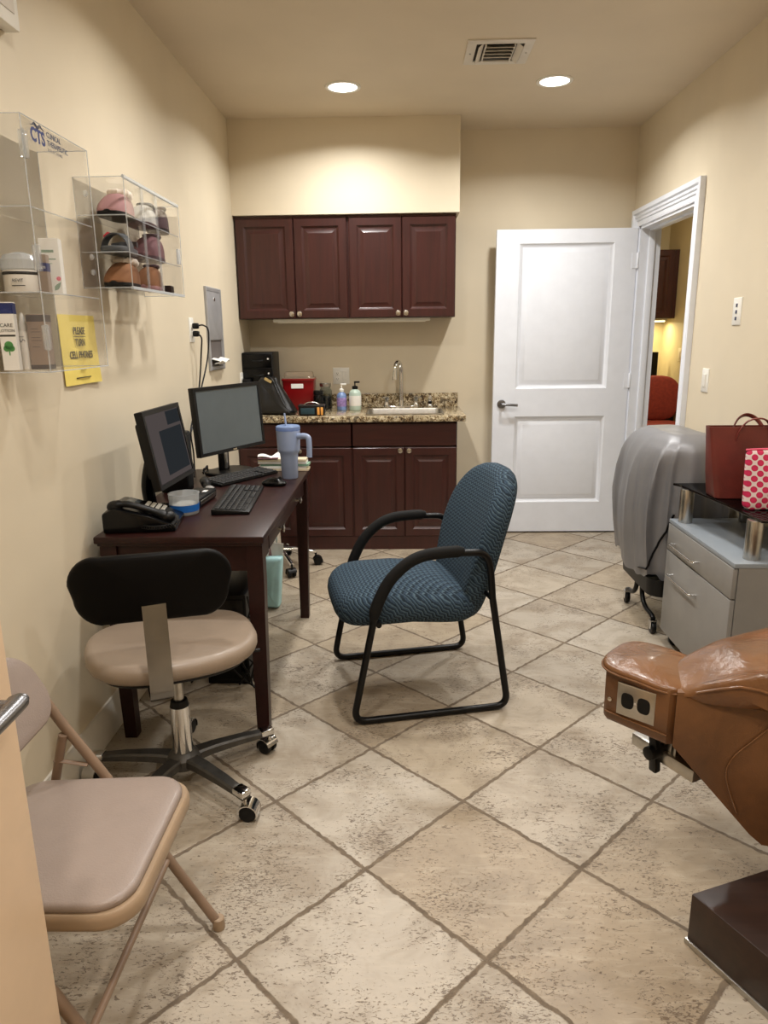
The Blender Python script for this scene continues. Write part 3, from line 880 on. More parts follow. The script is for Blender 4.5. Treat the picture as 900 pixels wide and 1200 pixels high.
MB().pillow(se(0.1, 0.08, 3), 0.014, 0.004, m=T(-0.05, 0, 0.007)).cyl((-0.05, 0.01, 0.01), (-0.05, 0.01, 0.2), 0.02).obj('stand', 'black', fm)
ph = thing('desk_phone', 'black desk phone beside the monitor beyond the doorway', 'phone', (2.54, 7.24, 0.75))
MB().prism([(-0.08, 0), (0.08, 0.0), (0.08, 0.07), (-0.08, 0.03)], -0.08, 0.08, 0.006, m=RX(PI / 2)).obj('base', 'black', ph)
MB().tube(cat([(-0.05, -0.05, 0.07), (0, -0.05, 0.10), (0.06, -0.05, 0.10)], 5), [0.018] * 3 + [0.013] * 4 + [0.018] * 4, 10).obj('handset', 'black', ph)

rch = thing('office_chair', 'rust red office chair seen through the doorway', 'chair', (2.395, 6.76, 0), math.radians(266))
def rback(u, v_, w_):
    return (-0.19 - 0.12 * (v_ + 0.2) + w_ - 0.25 * u * u, u, 0.805 + v_)
MB().pillow(se(0.225, 0.21, 2.6), 0.08, 0.03, 0.015, 0.015, fn=rback).obj('backrest', 'redchair', rch)
MB().pillow(se(0.23, 0.23, 3.2), 0.10, 0.045, 0.02, m=T(0.04, 0, 0.545)).obj('seat', 'redchair', rch)
MB().tube(cat([(-0.235, 0, 0.72), (-0.25, 0, 0.55), (-0.15, 0, 0.475), (0, 0, 0.475)], 6), 0.022, 10).cyl((0, 0, 0.1), (0, 0, 0.49), 0.03).obj('column', 'black', rch)
for k in range(5):
    a = 2 * PI * k / 5
    lg_ = MB().tube([(0, 0, 0.11), (0.19 * math.cos(a), 0.19 * math.sin(a), 0.075)], [0.03, 0.018], 10).obj('base_leg', 'black', rch)
    MB().ball((0.19 * math.cos(a), 0.19 * math.sin(a), 0.03), 0.03).obj('caster', 'black', lg_)

# ------------------------------------------------------------------ blue sled-base armchair (local +x is forward)
ac = thing('armchair', 'blue zigzag fabric armchair on a black sled frame', 'chair', (0.043, 2.782, 0), PI + math.atan2(0.13, 0.587))
for s in (1, -1):
    y = 0.283 * s
    bot = 0.0138
    p1 = fillet([(0.0, y, bot), (0.303, y, bot), (0.226, y, 0.385)], 0.055, 8)
    p2 = cat([(0.226, y, 0.385), (0.203, y, 0.478), (0.158, y, 0.56), (0.093, y, 0.62), (0.03, y, 0.645), (-0.05, y, 0.652), (-0.14, y, 0.65), (-0.185, y, 0.645), (-0.212, y, 0.622), (-0.225, y, 0.57), (-0.234, y, 0.47)], 6)
    p3 = fillet([(-0.234, y, 0.47), (-0.308, y, bot), (0.0, y, bot)], 0.055, 8)
    MB().tube(list(p1) + list(p2[1:]) + list(p3[1:-1]), 0.0136, 12, closed=True).obj('sled_frame', 'black_metal', ac)
    pad = cat([(0.222, y, 0.415), (0.203, y, 0.482), (0.158, y, 0.565), (0.093, y, 0.625), (0.03, y, 0.651), (-0.05, y, 0.658), (-0.12, y, 0.657)], 7)
    n = len(pad)
    rr = [0.0225 * min(1, 0.62 + 0.38 * min(1, k / 4.0), 0.62 + 0.38 * min(1, (n - 1 - k) / 3.0)) for k in range(n)]
    MB().tube(pad, rr, 14, flat=0.8, up=(0, 1, 0)).obj('armrest_pad', 'black_matte', ac)
MB().tube([(0.2, -0.283, 0.395), (0.2, -0.24, 0.392), (0.2, 0.24, 0.392), (0.2, 0.283, 0.395)], 0.011, 10).tube([(-0.225, -0.283, 0.47), (-0.225, 0.283, 0.47)], 0.009, 10).obj('cross_bars', 'black_metal', ac)
def seat_fn(u, v_, w_):
    z = 0.430 + w_ - 0.05 * max(0, (u - 0.12) / 0.2) ** 2 * 0.55 - 0.05 * max(0.0, (-u - 0.0) / 0.25) * 0.5
    return (u + 0.06, v_, z)
MB().pillow(se(0.285, 0.262, 4.2, 72), 0.118, 0.05, 0.028, 0.012, fn=seat_fn, inner=8, K=8).obj('seat', 'fabric', ac)
def back_out():
    o = []
    for k in range(72):
        t = 2 * PI * k / 72
        c, s = math.cos(t), math.sin(t)
        hw = 0.268
        x = hw * math.copysign(abs(c) ** (2 / 2.7), c)
        y = 0.305 * math.copysign(abs(s) ** (2 / 2.7), s)
        x *= (1.0 - 0.10 * max(0, -y / 0.29))
        o.append((x, y))
    return o
def back_fn(u, v_, w_):
    tilt = 0.27
    x = -0.26 - tilt * v_ + 0.6 * u * u - 0.22 * max(0, v_) ** 2
    return (x + w_, u, 0.613 + v_ + w_ * tilt)
MB().pillow(back_out(), 0.095, 0.042, 0.02, 0.02, fn=back_fn, inner=8, K=8).obj('backrest', 'fabric', ac)

# ------------------------------------------------------------------ task stool with black shell back (local +y is forward)
st = thing('task_chair', 'taupe vinyl task chair with a black plastic backrest shell', 'chair', (-0.726, 2.09, 0))
ra = math.radians(24)
Rm = RZ(ra)
def stool_out():
    o = []
    for p in se(0.265, 0.225, 2.7, 64):
        x, y = p
        y2 = y
        if y > 0:
            x *= 1 - 0.06 * (y / 0.22) ** 2
        o.append((x, y2))
    return o
MB().pillow(stool_out(), 0.062, 0.028, 0.012, 0.0, m=T(-0.02, 0.045, 0.0) @ Rm, fn=lambda u, v_, w_: (u, v_, 0.468 + w_ + 0.10 * u * u * 1.2 - 0.1 * max(0, v_ - 0.1) ** 2 * 3), inner=7, K=7).obj('seat', 'taupe', st)
MB().pillow([(p[0] * 0.86, p[1] * 0.84) for p in stool_out()], 0.022, 0.006, m=T(-0.02, 0.045, 0.43) @ Rm).obj('seat_pan', 'black', st)
# backrest shell
bo = []
for p in rrect(0.452, 0.222, 0.07, 8):
    x, z = p
    z2 = z - 0.022 * (x / 0.226) ** 2 * (1 if z > 0 else -0.7)
    bo.append((x * (1 - 0.05 * (z < 0)), z2))
bm_ = T(0.012, -0.178, 0.744) @ RZ(math.radians(16))
MB().pillow(bo, 0.03, 0.013, 0.008, 0.0, fn=lambda u, v_, w_: (u, 0.9 * u * u * 0.6 - w_ - 0.06 * v_, v_), m=bm_, inner=6).obj('backrest', 'black_shell', st)
MB().pillow([(p[0] * 0.93, p[1] * 0.92) for p in bo], 0.03, 0.014, 0.02, 0.0, fn=lambda u, v_, w_: (u, 0.54 * u * u + 0.026 + w_ - 0.06 * v_, v_), m=bm_, inner=5).obj('backrest_cushion', 'taupe', st)
# flat metal strap, hanging from the shell and curling forward under the seat
path = cat([(0, -0.012, 0.70), (0, -0.018, 0.64), (0, -0.026, 0.56), (0, -0.030, 0.47), (0, -0.026, 0.425), (0, 0.0, 0.402), (0, 0.05, 0.402), (0, 0.12, 0.414), (0, 0.2, 0.42)], 6)
rings = []
for i, p in enumerate(path):
    a = path[max(i - 1, 0)]; c = path[min(i + 1, len(path) - 1)]
    t_ = (c - a).normalized(); nn = Vector((1, 0, 0)).cross(t_)
    rings.append([p + Vector((sx * 0.033, 0, 0)) + nn * sn * 0.0035 for sx, sn in ((-1, -1), (1, -1), (1, 1), (-1, 1))])
MB().rings(rings, m=T(0.015, -0.185, 0.0) @ Rm).obj('back_strap', 'strapmetal', st)
MB().cyl((0, 0, 0.29), (0, 0, 0.425), 0.0165).obj('piston', 'steel', st)
MB().cyl((0, 0, 0.275), (0, 0, 0.30), 0.031, 0.026, bev=0.003).obj('collar', 'black', st)
MB().cyl((0, 0, 0.085), (0, 0, 0.278), 0.034, 0.031).obj('column', 'chrome', st)
MB().tube(cat([(0.02, 0.02, 0.418), (0.16, 0.10, 0.415), (0.24, 0.14, 0.405)], 4), 0.006, 8).obj('height_lever', 'black', st)
MB().lathe([(0.03, 0.06), (0.052, 0.066), (0.055, 0.10), (0.036, 0.118), (0.033, 0.12)], n=32).obj('hub', 'legmetal', st)
def caster(parent, x, y, ang, hood, r=0.027):
    cm = T(x, y, 0) @ RZ(ang)
    w_ = MB()
    for s in (-1, 1):
        w_.cyl(tuple(cm @ Vector((0.012, s * 0.007, r))), tuple(cm @ Vector((0.012, s * 0.023, r))), r, n=24, bev=0.004)
    c = w_.obj('caster', 'black', parent)
    h = MB()
    rg = []
    for k in range(11):
        a = math.radians(-25 + 190 * k / 10)
        rg.append([tuple(cm @ Vector((0.012 + (r + d) * math.cos(a), s * 0.0255, r + (r + d) * math.sin(a)))) for s, d in ((-1, 0.001), (1, 0.001), (1, 0.0045), (-1, 0.0045))])
    h.rings(rg)
    h.cyl(tuple(cm @ Vector((0, 0, r + 0.02))), tuple(cm @ Vector((0, 0, 0.085))), 0.0065, n=12)
    h.obj('hood', hood, c)
    return c
for k in range(5):
    a = math.radians(-38 + 72 * k)
    d = Vector((math.cos(a), math.sin(a), 0)); n_ = Vector((-d.y, d.x, 0))
    rings = []
    for q, hw, zt, th in ((0.03, 0.026, 0.106, 0.03), (0.10, 0.023, 0.109, 0.028), (0.20, 0.020, 0.104, 0.024), (0.285, 0.018, 0.094, 0.018), (0.312, 0.016, 0.084, 0.014)):
        c_ = d * q
        rings.append([c_ + n_ * hw + Vector((0, 0, zt - th)), c_ + n_ * hw + Vector((0, 0, zt - 0.006)), c_ + n_ * (hw - 0.006) + Vector((0, 0, zt)), c_ - n_ * (hw - 0.006) + Vector((0, 0, zt)), c_ - n_ * hw + Vector((0, 0, zt - 0.006)), c_ - n_ * hw + Vector((0, 0, zt - th))])
    lg = MB().rings(rings).obj('base_leg', 'legmetal', st)
    e = d * 0.302
    MB().box(-0.035, 0.014, -0.0195, 0.0195, 0.078, 0.0985, 0.005, m=T(e.x, e.y, 0) @ RZ(a)).obj('end_cap', 'chrome', lg)
    caster(st, e.x, e.y, a + (0.6, 2.0, -0.5, 1.2, 0.3)[k], 'chrome')

# ------------------------------------------------------------------ folding chair (local +x is forward)
fc = thing('folding_chair', 'taupe padded folding chair between the peach door and the left wall', 'chair', (-0.68, 1.25, 0))
Y1 = 0.225
for s in (1, -1):
    y = Y1 * s
    MB().tube(cat([(0.215, y * 1.04, 0.012), (0.12, y * 1.02, 0.18), (-0.02, y, 0.43), (-0.105, y, 0.565), (-0.15, y, 0.645), (-0.175, y * 0.97, 0.69)], 6), 0.0115, 14).obj('front_leg', 'brownmetal', fc)
    MB().lathe([(0.014, 0.0), (0.0155, 0.004), (0.0145, 0.03), (0.012, 0.032)], c=(0.2145, y * 1.04, 0), n=16).obj('foot_cap', 'tanmetal', fc)
    MB().tube(cat([(-0.104, y * 0.95, 0.55), (-0.13, y * 0.94, 0.45), (-0.195, y * 0.93, 0.19), (-0.235, y * 0.93, 0.012)], 5), 0.0105, 12).obj('rear_leg', 'brownmetal', fc)
    MB().lathe([(0.0135, 0.0), (0.015, 0.004), (0.014, 0.03), (0.011, 0.032)], c=(-0.2345, y * 0.93, 0), n=16).obj('foot_cap', 'tanmetal', fc)
    MB().tube([(-0.13, y * 0.93, 0.487), (-0.055, y * 0.95, 0.472)], 0.0075, 8, flat=0.45).obj('hinge_link', 'brownmetal', fc)
MB().tube([(0.105, -Y1 * 1.01, 0.205), (0.105, Y1 * 1.01, 0.205)], 0.008, 10).obj('front_rung', 'brownmetal', fc)
MB().tube([(-0.192, -Y1 * 0.93, 0.205), (-0.192, Y1 * 0.93, 0.205)], 0.008, 10).obj('rear_rung', 'brownmetal', fc)
so = []
for p in rrect(0.40, 0.41, 0.07, 8):
    so.append((p[0], p[1] * (1.0 if p[0] > 0 else 0.97)))
MB().pillow(so, 0.034, 0.006, 0.0, m=T(0.0, 0, 0.422) @ RY(-0.03)).obj('seat_frame', 'tanmetal', fc)
MB().pillow([(p[0] * 0.955 - 0.004, p[1] * 0.955) for p in so], 0.022, 0.012, 0.008, 0.0, m=T(0.0, 0, 0.445) @ RY(-0.03), inner=7).obj('seat_pad', 'taupe_grey', fc)
MB().pillow(rrect(0.485, 0.185, 0.075, 8), 0.032, 0.014, 0.004, 0.004, fn=lambda u, v_, w_: (-0.165 - 0.47 * v_ - w_ * 0.88 - 0.3 * (0.055 - u * u), u, 0.672 + v_ * 0.88 - w_ * 0.45)).obj('backrest', 'taupe_grey', fc)

# ------------------------------------------------------------------ desk along the left wall
DZT = 0.775
dk = thing('desk', 'dark espresso wood desk against the left wall', 'desk', (-0.765, 2.957, 0))
ddx0, ddx1, ddy0, ddy1 = -0.29, 0.293, -0.632, 0.633
top = MB().box(ddx0, ddx1, ddy0, ddy1, DZT - 0.026, DZT, 0.006).box(ddx0 + 0.008, ddx1 - 0.008, ddy0 + 0.008, ddy1 - 0.008, DZT - 0.036, DZT - 0.024, 0.004)
top.obj('desktop', 'espresso', dk)
for sx in (-1, 1):
    for sy in (-1, 1):
        X = 0.256 if sx > 0 else -0.247
        X0, Yq = X, (-0.590 if sy < 0 else 0.565)
        rg = []
        for z, hw in ((0.0, 0.022), (0.45, 0.026), (0.60, 0.028), (DZT - 0.03, 0.028)):
            ox = -sx * (0.028 - hw); oy = -sy * (0.028 - hw)
            rg.append([(X0 + ox + a * hw, Yq + oy + b_ * hw, z) for a, b_ in ((-1, -1), (1, -1), (1, 1), (-1, 1))])
        MB().rings(rg).obj('leg', 'espresso', dk)
ap = MB().box(-0.22, 0.23, -0.605, -0.585, 0.645, DZT - 0.03).box(-0.22, 0.23, 0.555, 0.575, 0.645, DZT - 0.03).box(-0.262, -0.242, -0.57, 0.54, 0.61, DZT - 0.03)
ap.box(0.25, 0.27, -0.562, -0.43, 0.66, DZT - 0.03).box(0.25, 0.27, 0.42, 0.537, 0.66, DZT - 0.03)
ap.obj('apron', 'espresso', dk)
dr = MB().box(-0.2, 0.272, -0.425, 0.415, 0.668, DZT - 0.037, 0.003).obj('drawer', 'espresso', dk)
for yy in (-0.25, 0.24):
    MB().cyl((0.272, yy, 0.70), (0.292, yy, 0.70), 0.006, n=12).lathe([(0.006, 0), (0.014, 0.004), (0.016, 0.01), (0.0, 0.014)], n=18, m=T(0.29, yy, 0.70) @ RY(PI / 2)).obj('knob', 'nickel', dr)
D = DZT + 0.0005

def monitor(name, label, loc, rz, w, h, zc, tilt, depth, stand):
    """screen faces local -y"""
    t = thing(name, label, 'monitor', loc, rz)
    m = T(0, 0, zc) @ RX(-tilt)
    MB().box(-w / 2, w / 2, -0.004, 0.022, -h / 2, h / 2, 0.004, m=m).box(-w * 0.36, w * 0.36, 0.018, depth, -h * 0.36, h * 0.36, 0.012, m=m).obj('housing', 'black', t)
    bz = MB()
    rg = []
    bw = 0.017
    for sx, sz in ((-1, -1), (1, -1), (1, 1), (-1, 1)):
        rg.append([(sx * w / 2, -0.003, sz * h / 2), (sx * (w / 2 - 0.001), -0.008, sz * (h / 2 - 0.001)), (sx * (w / 2 - bw), -0.008, sz * (h / 2 - bw)), (sx * (w / 2 - bw), -0.003, sz * (h / 2 - bw))])
    bz.rings(rg, closed_loop=True, m=m).obj('bezel', 'black', t)
    return t, m
m1, mm = monitor('computer_monitor', 'small black monitor with a dim lit screen at the near end of the desk', (-0.872, 2.64, D), math.radians(88), 0.375, 0.282, 0.267, 0.17, 0.055, 1)
s_ = MB().box(-0.17, 0.17, -0.0045, -0.003, -0.123, 0.123, m=mm).obj('screen', 'screen_on', m1)
MB().box(-0.07, 0.16, -0.0049, -0.0044, -0.105, 0.058, m=mm).box(0.03, 0.168, -0.0049, -0.0044, 0.07, 0.12, m=mm).obj('open_window', 'screen_win', s_)
MB().pillow(se(0.085, 0.065, 3), 0.016, 0.005, m=T(0.04, 0.092, 0.0085)).tube(cat([(0.04, 0.10, 0.01), (0.03, 0.105, 0.10), (0.01, 0.075, 0.20), (0, 0.05, 0.25)], 5), 0.026, 12, flat=0.5).obj('stand', 'black_gloss', m1)
m2, mm = monitor('computer_monitor', 'wide black monitor with a blank grey screen at the middle of the desk', (-0.835, 3.475, D), math.radians(64.5), 0.495, 0.318, 0.270, 0.07, 0.05, 2)
MB().box(-0.23, 0.23, -0.0045, -0.003, -0.142, 0.142, m=mm).obj('screen', 'screen_off', m2)
MB().box(-0.014, 0.014, -0.0086, -0.0075, -0.154, -0.147, m=mm).obj('badge', 'nickel', m2)
MB().pillow(se(0.12, 0.09, 3), 0.014, 0.004, m=T(0, 0.03, 0.0075)).box(-0.03, 0.03, 0.045, 0.07, 0.01, 0.30, 0.006).obj('stand', 'black', m2)
MB().box(-0.012, 0.012, 0.04, 0.048, 0.02, 0.15, 0.002).obj('stand_trim', 'steel', m2)

def keyboard(name, label, loc, rz, L=0.44, Wd=0.135):
    t = thing(name, label, 'keyboard', loc, rz)
    MB().prism([(-Wd / 2, 0.0), (Wd / 2, 0.0), (Wd / 2, 0.012), (-Wd / 2, 0.022)], -L / 2, L / 2, 0.004, m=basis((0, 0, 0), (0, -1, 0), (0, 0, 1))).obj('case', 'black', t)
    kb = MB()
    for r in range(6):
        yy = 0.052 - r * 0.0205
        n = 18
        for c in range(n):
            xx = -L / 2 + 0.02 + c * (L - 0.04) / (n - 1)
            if r == 5 and 4 <= c <= 8:
                if c == 6:
                    kb.box(xx - 0.05, xx + 0.05, yy - 0.0085, yy + 0.0085, 0, 0.006, 0.0015, 1, m=T(0, 0, 0.0155 + 0.074 * yy))
                continue
            if c in (13,) and r > 2:
                continue
            kb.box(xx - 0.0095, xx + 0.0095, yy - 0.0085, yy + 0.0085, 0, 0.006, 0.0015, 1, m=T(0, 0, 0.0155 + 0.074 * yy))
    kb.obj('keys', 'key', t)
    return t
keyboard('keyboard', 'black keyboard lying on the desk in front of the small monitor', (-0.67, 2.856, D), math.radians(94), 0.465, 0.145)
keyboard('keyboard', 'black keyboard pushed under the wide monitor', (-0.762, 3.325, D), math.radians(58), 0.38, 0.12)
ms = thing('computer_mouse', 'black mouse on the desk beside the tumbler', 'mouse', (-0.58, 3.165, D), math.radians(-10))
MB().pillow(se(0.058, 0.032, 2.4, 40), 0.02, 0.012, 0.016, m=T(0, 0, 0.0105), inner=7).obj('shell', 'black_gloss', ms)
MB().cyl((0.028, -0.003, 0.033), (0.028, 0.003, 0.033), 0.008, n=14).obj('wheel', 'key', ms)

tb = thing('tumbler', 'periwinkle blue insulated tumbler with handle and straw on the desk', 'tumbler', (-0.535, 3.338, D))
MB().lathe([(0.0, 0), (0.036, 0.0), (0.038, 0.003), (0.0405, 0.10), (0.042, 0.106), (0.0425, 0.118), (0.051, 0.128), (0.0525, 0.14), (0.0555, 0.215), (0.056, 0.226), (0.054, 0.226), (0.05, 0.224), (0.0, 0.224)], n=40).obj('body', 'tumbler', tb)
MB().tube(fillet([(0.048, -0.026, 0.20), (0.082, -0.045, 0.205), (0.102, -0.056, 0.20), (0.104, -0.057, 0.16), (0.103, -0.056, 0.108)], 0.03), 0.0105, 12, flat=1.3).obj('handle', 'tumbler', tb)
MB().lathe([(0.056, 0.226), (0.0575, 0.232), (0.056, 0.244), (0.05, 0.248), (0.0, 0.248)], n=40).obj('lid', 'tumbler_lid', tb)
MB().tube([(-0.008, 0.0, 0.245), (-0.014, 0.0, 0.305)], 0.0045, 10).obj('straw', 'tumbler', tb)

# phone
pt = thing('desk_phone', 'black desk phone with pale keys at the near corner of the desk', 'phone', (-0.922, 2.475, D), math.radians(8))
MB().prism([(-0.125, 0.0), (0.12, 0.0), (0.12, 0.022), (0.03, 0.058), (-0.085, 0.09), (-0.125, 0.07)], -0.10, 0.10, 0.008, m=basis((0, 0, 0), (1, 0, 0), (0, 0, 1))).obj('base', 'black_gloss', pt)
sl = math.atan2(0.068, 0.205)
pm = T(-0.085, 0, 0.090) @ RY(sl * 0.93)
ks = MB()
for i in range(4):
    for j in range(6):
        ks.box(0.082 + i * 0.019, 0.096 + i * 0.019, -0.005 + j * 0.0165, 0.0075 + j * 0.0165, 0.0, 0.0055, 0.0015, 1, m=pm)
ks.obj('buttons', 'keylight', pt)
dp = MB().box(0.02, 0.062, 0.0, 0.08, 0.001, 0.006, 0.002, m=pm).obj('display', 'screen_off', pt)
hp = cat([(-0.09, -0.068, 0.094), (-0.04, -0.068, 0.096), (0.03, -0.068, 0.074), (0.10, -0.068, 0.044)], 6)
n = len(hp)
MB().tube(hp, [0.02 if (k < 4 or k > n - 5) else 0.0145 for k in range(n)], 14, flat=0.8).ball((-0.085, -0.065, 0.088), 0.027, 0.025, 0.022).ball((0.09, -0.065, 0.046), 0.027, 0.025, 0.022).obj('handset', 'black', pt)
co = []
for k in range(150):
    s = k / 149
    base = Vector((0.115 - 0.02 * s, -0.075 - 0.045 * s, 0.03 - 0.018 * s)) if s < 0.5 else Vector((0.105 - 0.1 * (s - 0.5) * 2, -0.0975 - 0.02 * math.sin((s - 0.5) * 2 * PI), 0.021))
    co.append(base + Vector((0.006 * math.cos(k * 0.9), 0.006 * math.sin(k * 0.9) * 0.3, 0.006 * math.sin(k * 0.9))))
MB().tube(co, 0.0018, 6).obj('coiled_cord', 'black', pt)

tu = thing('plastic_tub', 'clear plastic tub with a blue band on the desk beside the phone', 'tub', (-0.835, 2.655, D))
MB().lathe([(0.0, 0.0), (0.05, 0.0), (0.053, 0.004), (0.057, 0.078), (0.059, 0.08), (0.0565, 0.08), (0.052, 0.006), (0.0, 0.004)], n=40).obj('cup', 'frost', tu)
MB().lathe([(0.0538, 0.014), (0.0556, 0.04), (0.0562, 0.04), (0.0545, 0.014)], n=40).obj('band', 'bluelabel', tu)
MB().lathe([(0.0, 0.005), (0.048, 0.006), (0.05, 0.04), (0.0, 0.043)], n=32).obj('contents', 'whitetint', tu)
bx = thing('docking_box', 'flat black docking box on the desk behind the tub', 'docking box', (-0.835, 2.835, D), math.radians(86))
MB().box(-0.105, 0.105, -0.045, 0.045, 0.003, 0.04, 0.006).obj('case', 'black', bx)
MB().box(-0.09, 0.09, -0.0465, -0.044, 0.012, 0.028, 0.001).obj('port_strip', 'steel', bx)
MB().box(0.02, 0.05, -0.03, -0.012, 0.0395, 0.0405).obj('sticker', 'paper', bx)
tw = thing('speaker', 'slim upright black speaker behind the small monitor', 'speaker', (-0.985, 3.06, D))
MB().box(-0.06, 0.06, -0.045, 0.045, 0.0, 0.26, 0.008).obj('case', 'black', tw)
MB().box(0.058, 0.062, -0.036, 0.036, 0.02, 0.245, 0.001).obj('grille', 'black_matte', tw)
sc = thing('barcode_scanner', 'black and grey handheld scanner lying on the desk behind the docking box', 'scanner', (-0.862, 3.075, D), math.radians(112))
MB().tube(cat([(-0.09, 0, 0.018), (-0.02, 0, 0.02), (0.03, 0.0, 0.026), (0.07, 0.0, 0.028)], 5), [0.017] * 8 + [0.022] * 8, 12, flat=0.9).obj('body', 'black', sc)
MB().ball((-0.105, 0, 0.02), 0.035, 0.024, 0.0195).obj('grip', 'greycab', sc)
cb = MB()
for i in range(5):
    rnd = random.Random(i + 3)
    p = [( -1.0 + rnd.uniform(-0.02, 0.1), 3.25 + rnd.uniform(-0.1, 0.25), D + 0.006 + 0.004 * i)]
    for k in range(6):
        p.append((p[-1][0] + rnd.uniform(-0.07, 0.07), p[-1][1] + rnd.uniform(-0.06, 0.10), D + 0.006 + rnd.uniform(0, 0.03)))
    p = [(min(max(q[0], -1.04), -0.97), min(max(q[1], 3.13), 3.5), q[2]) for q in p]
    cb.tube(cat(p, 6), 0.0035, 7)
tg = solo('cable_tangle', cb, 'black', 'tangle of thin black cables on the desk behind the monitors', 'cables')
ps = thing('paper_stack', 'stack of magazines and papers at the far end of the desk', 'papers', (-0.59, 3.545, D))
for i in range(5):
    rnd = random.Random(i)
    MB().box(-0.125, 0.115, -0.036, 0.036, 0.012 * i, 0.012 * i + 0.0115, 0.001, 1, m=T(rnd.uniform(-0.008, 0.008), rnd.uniform(-0.003, 0.003), 0) @ RZ(rnd.uniform(-0.03, 0.03))).obj('magazine', ('creamplastic', 'paper', 'greyleaf', 'paper', 'creamplastic')[i], ps)
MB().grid(lambda u, v_: (-0.13 + 0.15 * u, -0.036 + 0.075 * v_, 0.064 + 0.02 * math.sin(u * 5 + 1) * math.sin(v_ * 4 + 0.5) + 0.01 * u), 12, 10, 0.0015).obj('crumpled_sheet', 'paper', ps)
MB().box(-0.13, -0.03, -0.042, -0.015, 0.0615, 0.066, 0.001, m=RZ(0.05)).obj('maroon_leaflet', 'maroon', ps)

# under the desk
bg = thing('plastic_bag', 'pale teal plastic bag of papers standing under the desk', 'bag', (-0.765, 3.68, 0))
def bagf(u, v_, w_):
    z = v_ + 0.14
    k = 0.012 * math.sin(9 * z + 3 * u * 20) + 0.008 * math.sin(25 * u + 30 * z)
    return (u * (1 + 0.25 * (z / 0.28)), w_ * (0.6 + 0.5 * (1 - z / 0.28)) + k, z)
MB().pillow(rrect(0.19, 0.28, 0.012, 4), 0.11, 0.016, 0.01, 0.01, fn=bagf, inner=8).obj('sack', 'tealbag', bg)
for i, (dx, a, mt) in enumerate(((-0.03, 0.2, 'paper'), (0.02, -0.15, 'pinkcloth'), (0.055, 0.1, 'paper'))):
    MB().box(-0.05, 0.05, -0.001, 0.001, 0.0, 0.16, m=T(dx, 0.01 * i, 0.19) @ RY(a)).obj('paper', mt, bg)
cbx = thing('computer_tower', 'black computer box with loose cables on the floor under the desk', 'computer', (-0.74, 2.97, 0))
MB().box(-0.09, 0.09, -0.2, 0.2, 0.0, 0.40, 0.006).obj('case', 'black', cbx)
MB().box(-0.08, 0.08, -0.204, -0.198, 0.02, 0.38, 0.003).obj('front_panel', 'black_gloss', cbx)
cm_ = MB()
for i in range(6):
    rnd = random.Random(20 + i)
    p = [(0.02 + rnd.uniform(-0.1, 0.1), -0.215, 0.40 - 0.03 * i)]
    for k in range(5):
        p.append((p[-1][0] + rnd.uniform(-0.05, 0.05), -0.215 - rnd.uniform(0, 0.04), max(0.01, p[-1][2] - rnd.uniform(0.04, 0.1))))
    cm_.tube(cat(p, 5), 0.004, 7)
cm_.obj('cables', 'black', cbx)
MB().box(0.02, 0.028, -0.222, -0.214, 0.27, 0.32, 0.001, m=RY(-0.5)).obj('tag', 'paper', cbx)

cs = thing('rolling_stool', 'rolling stool with a chrome star base and black casters between desk and cabinets', 'stool', (-0.795, 4.34, 0))
MB().lathe([(0.0, 0.42), (0.17, 0.42), (0.19, 0.43), (0.195, 0.455), (0.18, 0.475), (0.0, 0.485)], n=40).obj('seat', 'black_matte', cs)
MB().cyl((0, 0, 0.10), (0, 0, 0.42), 0.028).obj('column', 'chrome', cs)
for k in range(5):
    a = math.radians(12 + 72 * k)
    ex, ey = 0.24 * math.cos(a), 0.24 * math.sin(a)
    MB().tube(cat([(0.02 * math.cos(a), 0.02 * math.sin(a), 0.125), (ex * 0.6, ey * 0.6, 0.11), (ex, ey, 0.083)], 4), [0.02] * 4 + [0.016] * 4 + [0.014], 12, flat=0.7).obj('base_leg', 'chrome', cs)
    caster(cs, ex, ey, a + 0.8 * k, 'black', 0.027)

# ------------------------------------------------------------------ tan leather treatment chair, right foreground
tc = thing('treatment_chair', 'tan leather treatment chair with an outlet in its end, right foreground', 'treatment chair', (1.05, 1.55, 0))
ox, oy = 1.05, 1.55
E1 = Vector((0.74, -0.673, 0))         # along the end face, away from the wall to the camera
# end block: seen from above a chamfered nose
def L(x, y, z):
    return (x - ox, y - oy, z)
A = Vector((0.515, 1.715, 0)); Bc = Vector((0.645, 1.578, 0))
nrm = Vector((-0.673, -0.74, 0))
inn = -nrm
blk = [A + E1 * 0.0 + inn * 0.012, A + E1 * 0.014, Bc - E1 * 0.012, Bc + inn * 0.012, Bc + inn * 0.10, A + inn * 0.10]
rings = []
for z, s in ((0.452, -0.006), (0.462, 0.0), (0.59, 0.0), (0.598, -0.004)):
    rings.append([L(p.x + (inn.x * -s), p.y + (inn.y * -s), z) for p in blk])
eb = MB().rings(rings).obj('end_block', 'leather_in', tc)
sm = [A + E1 * 0.01 + nrm * 0.0015, Bc - E1 * 0.01 + nrm * 0.0015]
MB().tube([L(p.x, p.y, 0.478) for p in sm], 0.0025, 8).obj('seam', 'leather', eb)
